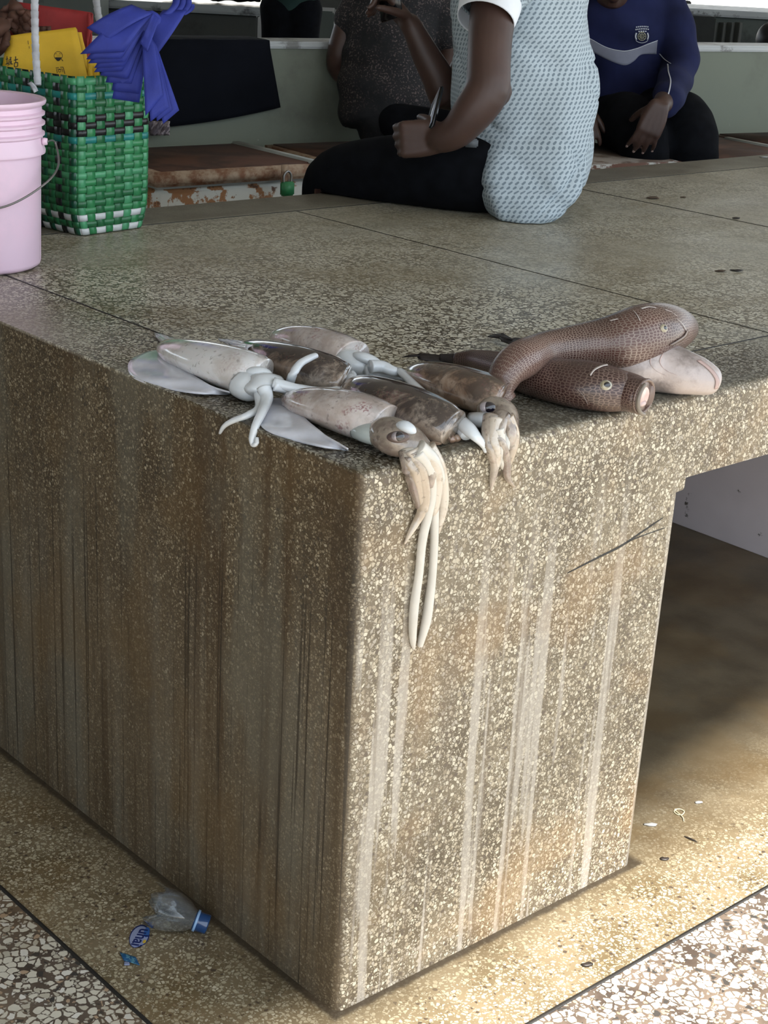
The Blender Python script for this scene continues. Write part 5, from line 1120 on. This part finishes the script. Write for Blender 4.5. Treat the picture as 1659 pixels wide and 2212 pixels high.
inkline(circ(126, 120.5, 9, 0, 360, 24), 1.0); inkpoly([(119, 124), (133, 124), (131, 129), (128, 132), (124, 132), (121, 129)]); inkline([(119, 117.5), (121.5, 115.5), (124, 117.5)], .8); inkline([(127, 117.5), (129.5, 115.5), (132, 117.5)], .8); inkline([(133, 128), (136, 132)], 1.6); inkline([(122, 121), (130, 121)], .6)
inkline([(120.5, 147), (127.5, 146)], 1.3); inkline([(130, 145.5), (136.5, 145), (140.5, 160)], 1.3); inkline([(124, 150), (134.5, 149), (136, 156)], 1.1); inkline(circ(129, 153, 2.8, 0, 360, 10), 1.0); inkline([(122, 149), (124, 158)], 1.1)
# two brush characters, stroke by stroke
for st, w in (([(12.5, 128), (18, 127)], 1.6), ([(15.2, 122), (15.5, 138)], 1.8), ([(12.3, 139), (18.2, 136.5)], 2.0), ([(18.5, 130), (25, 127.5)], 1.5), ([(19.8, 130.5), (19.0, 137), (17.2, 142)], 1.7), ([(20.0, 134), (22.4, 133.4), (22.0, 138), (20.6, 138.5)], 1.1), ([(22.2, 123), (23.2, 131), (25.8, 140), (26.8, 137)], 1.8), ([(25.6, 131.5), (20.8, 141)], 1.3), ([(24.2, 123.6), (25.4, 125.2)], 1.5), ([(30, 130.5), (39, 128)], 2.0), ([(33.8, 122), (34.2, 136)], 2.0), ([(31, 136), (31.5, 145)], 1.8), ([(31, 136.4), (38.5, 134.8), (38.2, 144)], 1.8), ([(31.5, 144.6), (38, 143.6)], 1.6), ([(60.5, 88), (61.5, 96)], 1.1), ([(63, 100), (63.5, 105)], 1.1)): inkline(st, w)
for q, (px4, dd) in enumerate(((((2, 48), (36, 20), (68, 72), (58, 86)), .05), (((-14, 30), (30, 2), (62, 30), (30, 70)), .07), (((-30, 44), (22, 40), (16, 96), (-30, 150)), -.02), (((40, 22), (70, 26), (68, 70), (52, 64)), .045), (((84, 62), (108, 62), (108, 74), (84, 76)), .06))):
    o = panel(list(px4), DI+dd, .012, m_brn, 'crumpled_bag', rip=.030, seed=10+q, n=18, m=16)
    tag(o, ('lowest brown crumpled bag in front of the yellow bag corner' if q == 2 else ('brown crumpled bag at the top left, bulging over the yellow bag', 'brown crumpled bag uppermost at the left of the basket', '', 'brown crumpled bag flap right beside the white handle', 'small brown bag corner showing above the yellow bag right of the handle')[q]), 'bag', 'brown bags in the basket')
# fan of blue bags hung over the handle: each one a bent sheet
blue = []
AK = [(187, 60), (173, 117), (186, 128), (190, 137), (203, 147), (203, 156), (216, 163), (228, 178), (241, 195), (242, 213)]
BK_ = [(234, 87), (268, 112), (262, 126), (270, 134), (268, 143), (264, 153), (276, 170), (284, 181), (300, 203), (301, 222)]
DBL = 3.12
def bluesheet(cor, D, seed, sag=10, bow=0.02, th=.0016):
    T1, T2, B, A = cor; rows = []
    for i in range(13):
        v = i/12; r = []
        for j in range(7):
            u = j/6; x = (1-v)*((1-u)*T1[0]+u*T2[0]) + v*((1-u)*A[0]+u*B[0]); y = (1-v)*((1-u)*T1[1]+u*T2[1]) + v*((1-u)*A[1]+u*B[1])
            y -= sag*math.sin(PI*v)*0.6
            r.append(at_d(x, y, D - bow*math.sin(PI*v*0.8) + .003*noise.noise(V((u*2, v*3, seed)))))
        rows.append(r)
    bm = bmesh.new(); sheet(bm, rows, th); return bm
pos_l = ('topmost on the left', 'second from top on the left', 'third from top on the left', 'fourth from top on the left', 'fifth from top on the left', 'fifth from bottom on the left', 'fourth from bottom on the left', 'third from bottom on the left', 'second from bottom on the left', 'lowest on the left')
for k in range(10):
    T1 = (284+2.6*k, 10+3.6*k); T2 = (330, 30+2*k)
    if k > 5: T1 = (262+3*(k-5), 60+4*(k-5))
    bm = bluesheet([T1, T2, BK_[k], AK[k]], DBL + .0062*k, k, 8)
    if k == 0: bm2 = bluesheet([(330, 28), (345, 40), (318, 112), (302, 92)], DBL-.002, 30, 0, .01)
    o = obj('folded_bag', bm, m_blu); tag(o, 'blue folded bag draped over the handle, ' + pos_l[k], 'bag', 'blue bags hung over the basket handle')
    if k == 0: obj('fold_over', bm2, m_blu, o)
RK = [((314, 251), (352, 206)), ((325, 263), (365, 231)), ((339, 262), (372, 238)), ((352, 268), (387, 238))]
for k, (a, b) in enumerate(RK):
    bm = bluesheet([(306+2*k, 62), (334+1.5*k, 98), b, a], DBL + .008 + .006*k, 40+k, 0, .012)
    o = obj('folded_bag', bm, m_blu); tag(o, 'blue folded bag hanging down to the right, ' + ('frontmost of the four', 'second of the four', 'third of the four', 'rearmost and lowest of the four')[k], 'bag', 'blue bags hung over the basket handle')
bm = bluesheet([(352, 22), (404, 22), (336, 122), (306, 70)], DBL+.045, 60, -6, .02); o = obj('folded_bag', bm, m_blu); tag(o, 'blue folded bag whose loose end sticks up to the right', 'bag', 'blue bags hung over the basket handle')
for q, (a, b) in enumerate((((352, 30), (372, -6)), ((362, 34), (385, -4)), ((374, 34), (398, 0)), ((386, 30), (404, 10)))):
    bm = bmesh.new(); rows = []
    for i in range(12):
        t = i/11; x = a[0]+(b[0]-a[0])*math.sin(t*PI*.5)+4*math.sin(t*PI); y = a[1]+(b[1]-a[1])*t; rows.append([at_d(x+15*j, y+3*j-4*j*t, DBL+.035+.004*q+.006*math.sin(t*3+j)) for j in (0, .5, 1)])
    sheet(bm, rows, .0016); obj('strap_loop', bm, m_blu, o)
bm = bmesh.new(); cc = at_d(325, 48, DBL+.02); loft(bm, [(*at_d(300, 70, DBL+.05), .012, .01), (*at_d(322, 46, DBL+.035), .022, .018), (*at_d(336, 60, DBL+.04), .018, .015), (*at_d(334, 100, DBL+.05), .014, .010)], 18, 5, up=SF, bump=.004); obj('gathered_middle', bm, m_blu, o)
# ---------------------------------------------------------------- litter on the floor
def clear_plastic():
    m = bpy.data.materials.new('clear_plastic'); m.use_nodes = True; t = m.node_tree; t.nodes.clear(); o = t.nodes.new('ShaderNodeOutputMaterial')
    tr = t.nodes.new('ShaderNodeBsdfTransparent'); tr.inputs[0].default_value = (.86, .89, .92, 1); g = t.nodes.new('ShaderNodeBsdfGlossy'); g.inputs['Roughness'].default_value = .05
    fr = t.nodes.new('ShaderNodeLayerWeight'); fr.inputs[0].default_value = .35; d = t.nodes.new('ShaderNodeBsdfDiffuse'); d.inputs[0].default_value = (.5, .55, .6, 1); mx = t.nodes.new('ShaderNodeMixShader'); m2 = t.nodes.new('ShaderNodeMixShader')
    m2.inputs[0].default_value = .035; t.links.new(tr.outputs[0], m2.inputs[1]); t.links.new(d.outputs[0], m2.inputs[2])
    t.links.new(fr.outputs['Facing'], mx.inputs[0]); t.links.new(m2.outputs[0], mx.inputs[1]); t.links.new(g.outputs[0], mx.inputs[2]); t.links.new(mx.outputs[0], o.inputs[0]); return m
m_clear = clear_plastic(); m_capb = plain('translucent_blue_cap', (0.010, 0.050, 0.16), 0.12, Coat_Weight=0.8); m_ringb = plain('pale_blue_ring', (0.30, 0.48, 0.75), 0.3)
w0 = at_z(362, 1966, 0.030); w1 = at_z(428, 1990, 0.0155); axd = (w1-w0).normalized(); zq = axd.to_track_quat('Z', 'Y').to_matrix().to_4x4()
bt = empty('cut_bottle', V((w0.x, w0.y, 0)), 'cut-off clear bottle top with open blue neck lying beside the counter foot', 'bottle')
Lb = (w1-w0).length
bm = bmesh.new(); r_ = lathe(bm, [(.033, -.022), (.0335, -.012), (.033, 0), (.030, .014), (.024, Lb*.62), (.0165, Lb*.82), (.0135, Lb*.95), (.0135, Lb+.002)], w0, 36, zq)
rg2 = random.Random(3)
for i, ring in enumerate(r_):
    for k, v in enumerate(ring):
        q = (v.co-w0); ax_ = axd*q.dot(axd); rad = q-ax_; f = 1 - (0.16*noise.noise(V((k*.35, i*.5, 2))) + .10*max(0, math.sin(k/36*2*PI*2+1)))*max(0, 1-i/6)
        v.co = w0 + ax_ + rad*f + (axd*0.010*math.sin(k*.9) if i == 0 else V((0, 0, 0)))
        if v.co.z < .0012: v.co.z = .0012
o = obj('shoulder', bm, m_clear, bt); md = o.modifiers.new('t', 'SOLIDIFY'); md.thickness = .0004
bm = bmesh.new(); lathe(bm, [(.0140, -.006), (.0158, -.006), (.0160, .000), (.0150, .001), (.0150, .014), (.0142, .016), (.0128, .016), (.0122, .002), (.0122, -.006)], w1, 36, zq); obj('neck', bm, m_capb, bt)
bm = bmesh.new(); lathe(bm, [(.0156, -.0045), (.0166, -.0045), (.0166, -.001), (.0156, -.001)], w1, 36, zq); obj('ring', bm, m_ringb, bt)
def oval(cx, cy, a, b, dx, dy, n=36, z=.001, cut=None):
    l = math.hypot(dx, dy); dx, dy = dx/l, dy/l; out = []
    for i in range(n):
        t = 2*PI*i/n; ca, sa = a*math.cos(t), b*math.sin(t)
        if cut: f = cut(t); ca *= f; sa *= f
        out.append(at_z(cx + ca*dx - sa*dy, cy + ca*dy + sa*dx, z))
    return out
def plate(pts, th, mat, name, par=None):
    bm = bmesh.new(); a = [bm.verts.new(p) for p in pts]; b = [bm.verts.new(p + UZ*th) for p in pts]; bm.faces.new(a[::-1]); bm.faces.new(b)
    for i in range(len(a)): j = (i+1) % len(a); bm.faces.new((a[i], a[j], b[j], b[i]))
    return obj(name, bm, mat, par, smooth=False)
lb = empty('bottle_label', at_z(302, 2024, 0), 'oval blue and white bottle label with the word uhai lying on the floor', 'label')
m_lbd = plain('label_dark_blue', (0.010, 0.022, 0.12), 0.3); m_lbl = plain('label_pale_blue', (0.26, 0.30, 0.46), 0.3); m_lbm = plain('label_mid_blue', (0.035, 0.12, 0.38), 0.3); m_lby = plain('label_gold', (0.55, 0.38, 0.05), 0.3)
cutf = lambda t: 1 - 0.16*max(0, math.cos(t+0.75))**6
plate(oval(301, 2024, 27, 20, -.52, .85, cut=cutf, z=.0010), .0010, m_lbd, 'border', lb); plate(oval(300.5, 2024.5, 25, 18, -.52, .85, cut=cutf, z=.0020), .0005, m_lbl, 'face', lb)
plate(oval(317, 2014, 11, 6, -.25, .9, z=.0026), .0003, m_lbm, 'blue_wave', lb); plate(oval(312, 2034, 4.2, 3.0, -.7, .7, z=.0030), .0003, m_lby, 'gold_spot', lb)
tc = bpy.data.curves.new('wording', 'FONT'); tc.body = 'uhai'; tc.size = 1.0; tc.extrude = .008; tc.align_x = 'CENTER'; tc.offset = .018
to = bpy.data.objects.new('tmp_text', tc); C.objects.link(to); bpy.context.view_layer.update(); me = bpy.data.meshes.new_from_object(to.evaluated_get(bpy.context.evaluated_depsgraph_get())); bpy.data.objects.remove(to)
pa, pb = at_z(306, 2006, .0030), at_z(285, 2041, .0030); X_ = (pb-pa); L_ = X_.length; X_.normalize(); Y_ = UZ.cross(X_); sc_ = L_/(max(v.co.x for v in me.vertices)-min(v.co.x for v in me.vertices)); c_ = (pa+pb)/2 - Y_*0.0015
for v in me.vertices: v.co = c_ + X_*v.co.x*sc_ + Y_*(v.co.y*sc_*0.95) + UZ*v.co.z*sc_*0.2
me.materials.clear(); me.materials.append(m_lbd); me.name = 'wording'; o = bpy.data.objects.new('wording', me); C.objects.link(o); par(o, lb)
scp = empty('wrapper_scrap', at_z(277, 2068, 0), 'crumpled blue wrapper scrap lying just below the oval label', 'litter')
rows = [[at_z(258+5*j+1.5*i, 2056+3*i+1.6*j, .002+.004*abs(noise.noise(V((i*.9, j*.8, 1))))) for j in range(8)] for i in range(7)]; bm = bmesh.new(); sheet(bm, rows, .0006); obj('foil', bm, dirty('blue_foil', (0.02, 0.11, 0.26), (0.10, 0.26, 0.34), 0.25, 0.5, 0.56, 180), scp)
rows = [[at_z(268+3*j, 2076+3*i, .0012+.001*(j % 2)) for j in range(5)] for i in range(4)]; bm = bmesh.new(); sheet(bm, rows, .0006); obj('torn_tab', bm, m_lbl, scp)
# rubber ring, scraps, twig, seeds
m_band = plain('pale_rubber', (0.62, 0.55, 0.36), 0.5); bm = bmesh.new()
loft(bm, [(*at_z(x, y, .0015), .0010, .0010) for x, y in ((1461, 1749), (1456, 1753), (1463, 1759), (1473, 1760), (1478, 1753), (1470, 1748), (1461, 1748), (1458, 1750))] + [(*at_z(1474, 1764, .0025), .0010, .0010), (*at_z(1477, 1774, .0012), .0008, .0008)], 8, 5); tag(obj('rubber_band', bm, m_band), 'pale curled rubber band on the stained floor right of the plinth', 'band')
def crumb(px, py, r, mat, name, label, cat, z=0.0, flat=0.4, ln=1.6):
    p = at_z(px, py, z + r*flat*0.8); bm = bmesh.new(); ell(bm, p, CR*r*ln, SF*r, UZ*r*flat, 2)
    for v in bm.verts: v.co += (v.co-p)*0.5*noise.noise(v.co*260)
    for v in bm.verts: v.co.z = max(v.co.z, z+0.0002)
    tag(obj(name, bm, mat), label, cat)
m_wscrap = plain('white_scrap', (0.36, 0.36, 0.35), 0.5); m_seed = plain('dark_seed', (0.022, 0.016, 0.013), 0.5)
crumb(1509, 1733, .0045, m_wscrap, 'paper_scrap', 'small white scrap beyond the rubber band', 'litter')
crumb(1405, 1781, .0050, m_wscrap, 'fish_scrap', 'thin grey white scrap in the shadow beside the plinth', 'litter', ln=2.2)
crumb(1067, 2006, .0035, m_wscrap, 'plastic_scrap', 'tiny white scrap at the foot of the bright right hand face', 'litter')
crumb(1268, 2083, .0055, m_seed, 'seed', 'dark grey seed beside the floor strip in the sunlight', 'litter')
crumb(1435, 1855, .0050, m_seed, 'leaf_bit', 'dark leaf bit just right of the plinth corner on the floor', 'litter')
bm = bmesh.new(); loft(bm, [(*at_z(1478, 1806, .002), .0006, .0006), (*at_z(1492, 1812, .002), .0016, .0016), (*at_z(1506, 1818, .002), .0006, .0006)], 8, 5); tag(obj('twig', bm, m_seed), 'short dark twig on the ochre floor stain', 'twig')
m_crb = plain('dried_crumb', (0.075, 0.048, 0.030), 0.8)
crumb(1410, 427, .0095, m_crb, 'crumb', 'largest dried brown crumb on the counter, right of the seated man', 'litter', z=H+.0003, flat=.35)
crumb(1476, 426, .0055, m_crb, 'crumb', 'small brown crumb between the largest one and the right edge of the counter', 'litter', z=H+.0003, flat=.35)
crumb(1590, 471, .0055, m_seed, 'crumb', 'dark crumb far right on the counter, nearest the frame edge', 'litter', z=H+.0003)
crumb(1556, 585, .0070, m_crb, 'crumb', 'brown crumb above the fish heads on the counter, left of a second one', 'litter', z=H+.0003, flat=.3)
crumb(1592, 584, .0070, m_seed, 'crumb', 'dark splayed crumb above the fish heads on the counter, the right one', 'litter', z=H+.0003, flat=.3, ln=2)
crumb(1650, 339, .0080, m_wscrap, 'paper_scrap', 'white scrap on the far rim of the counter at the right edge', 'litter', z=H+.0003, flat=.3)
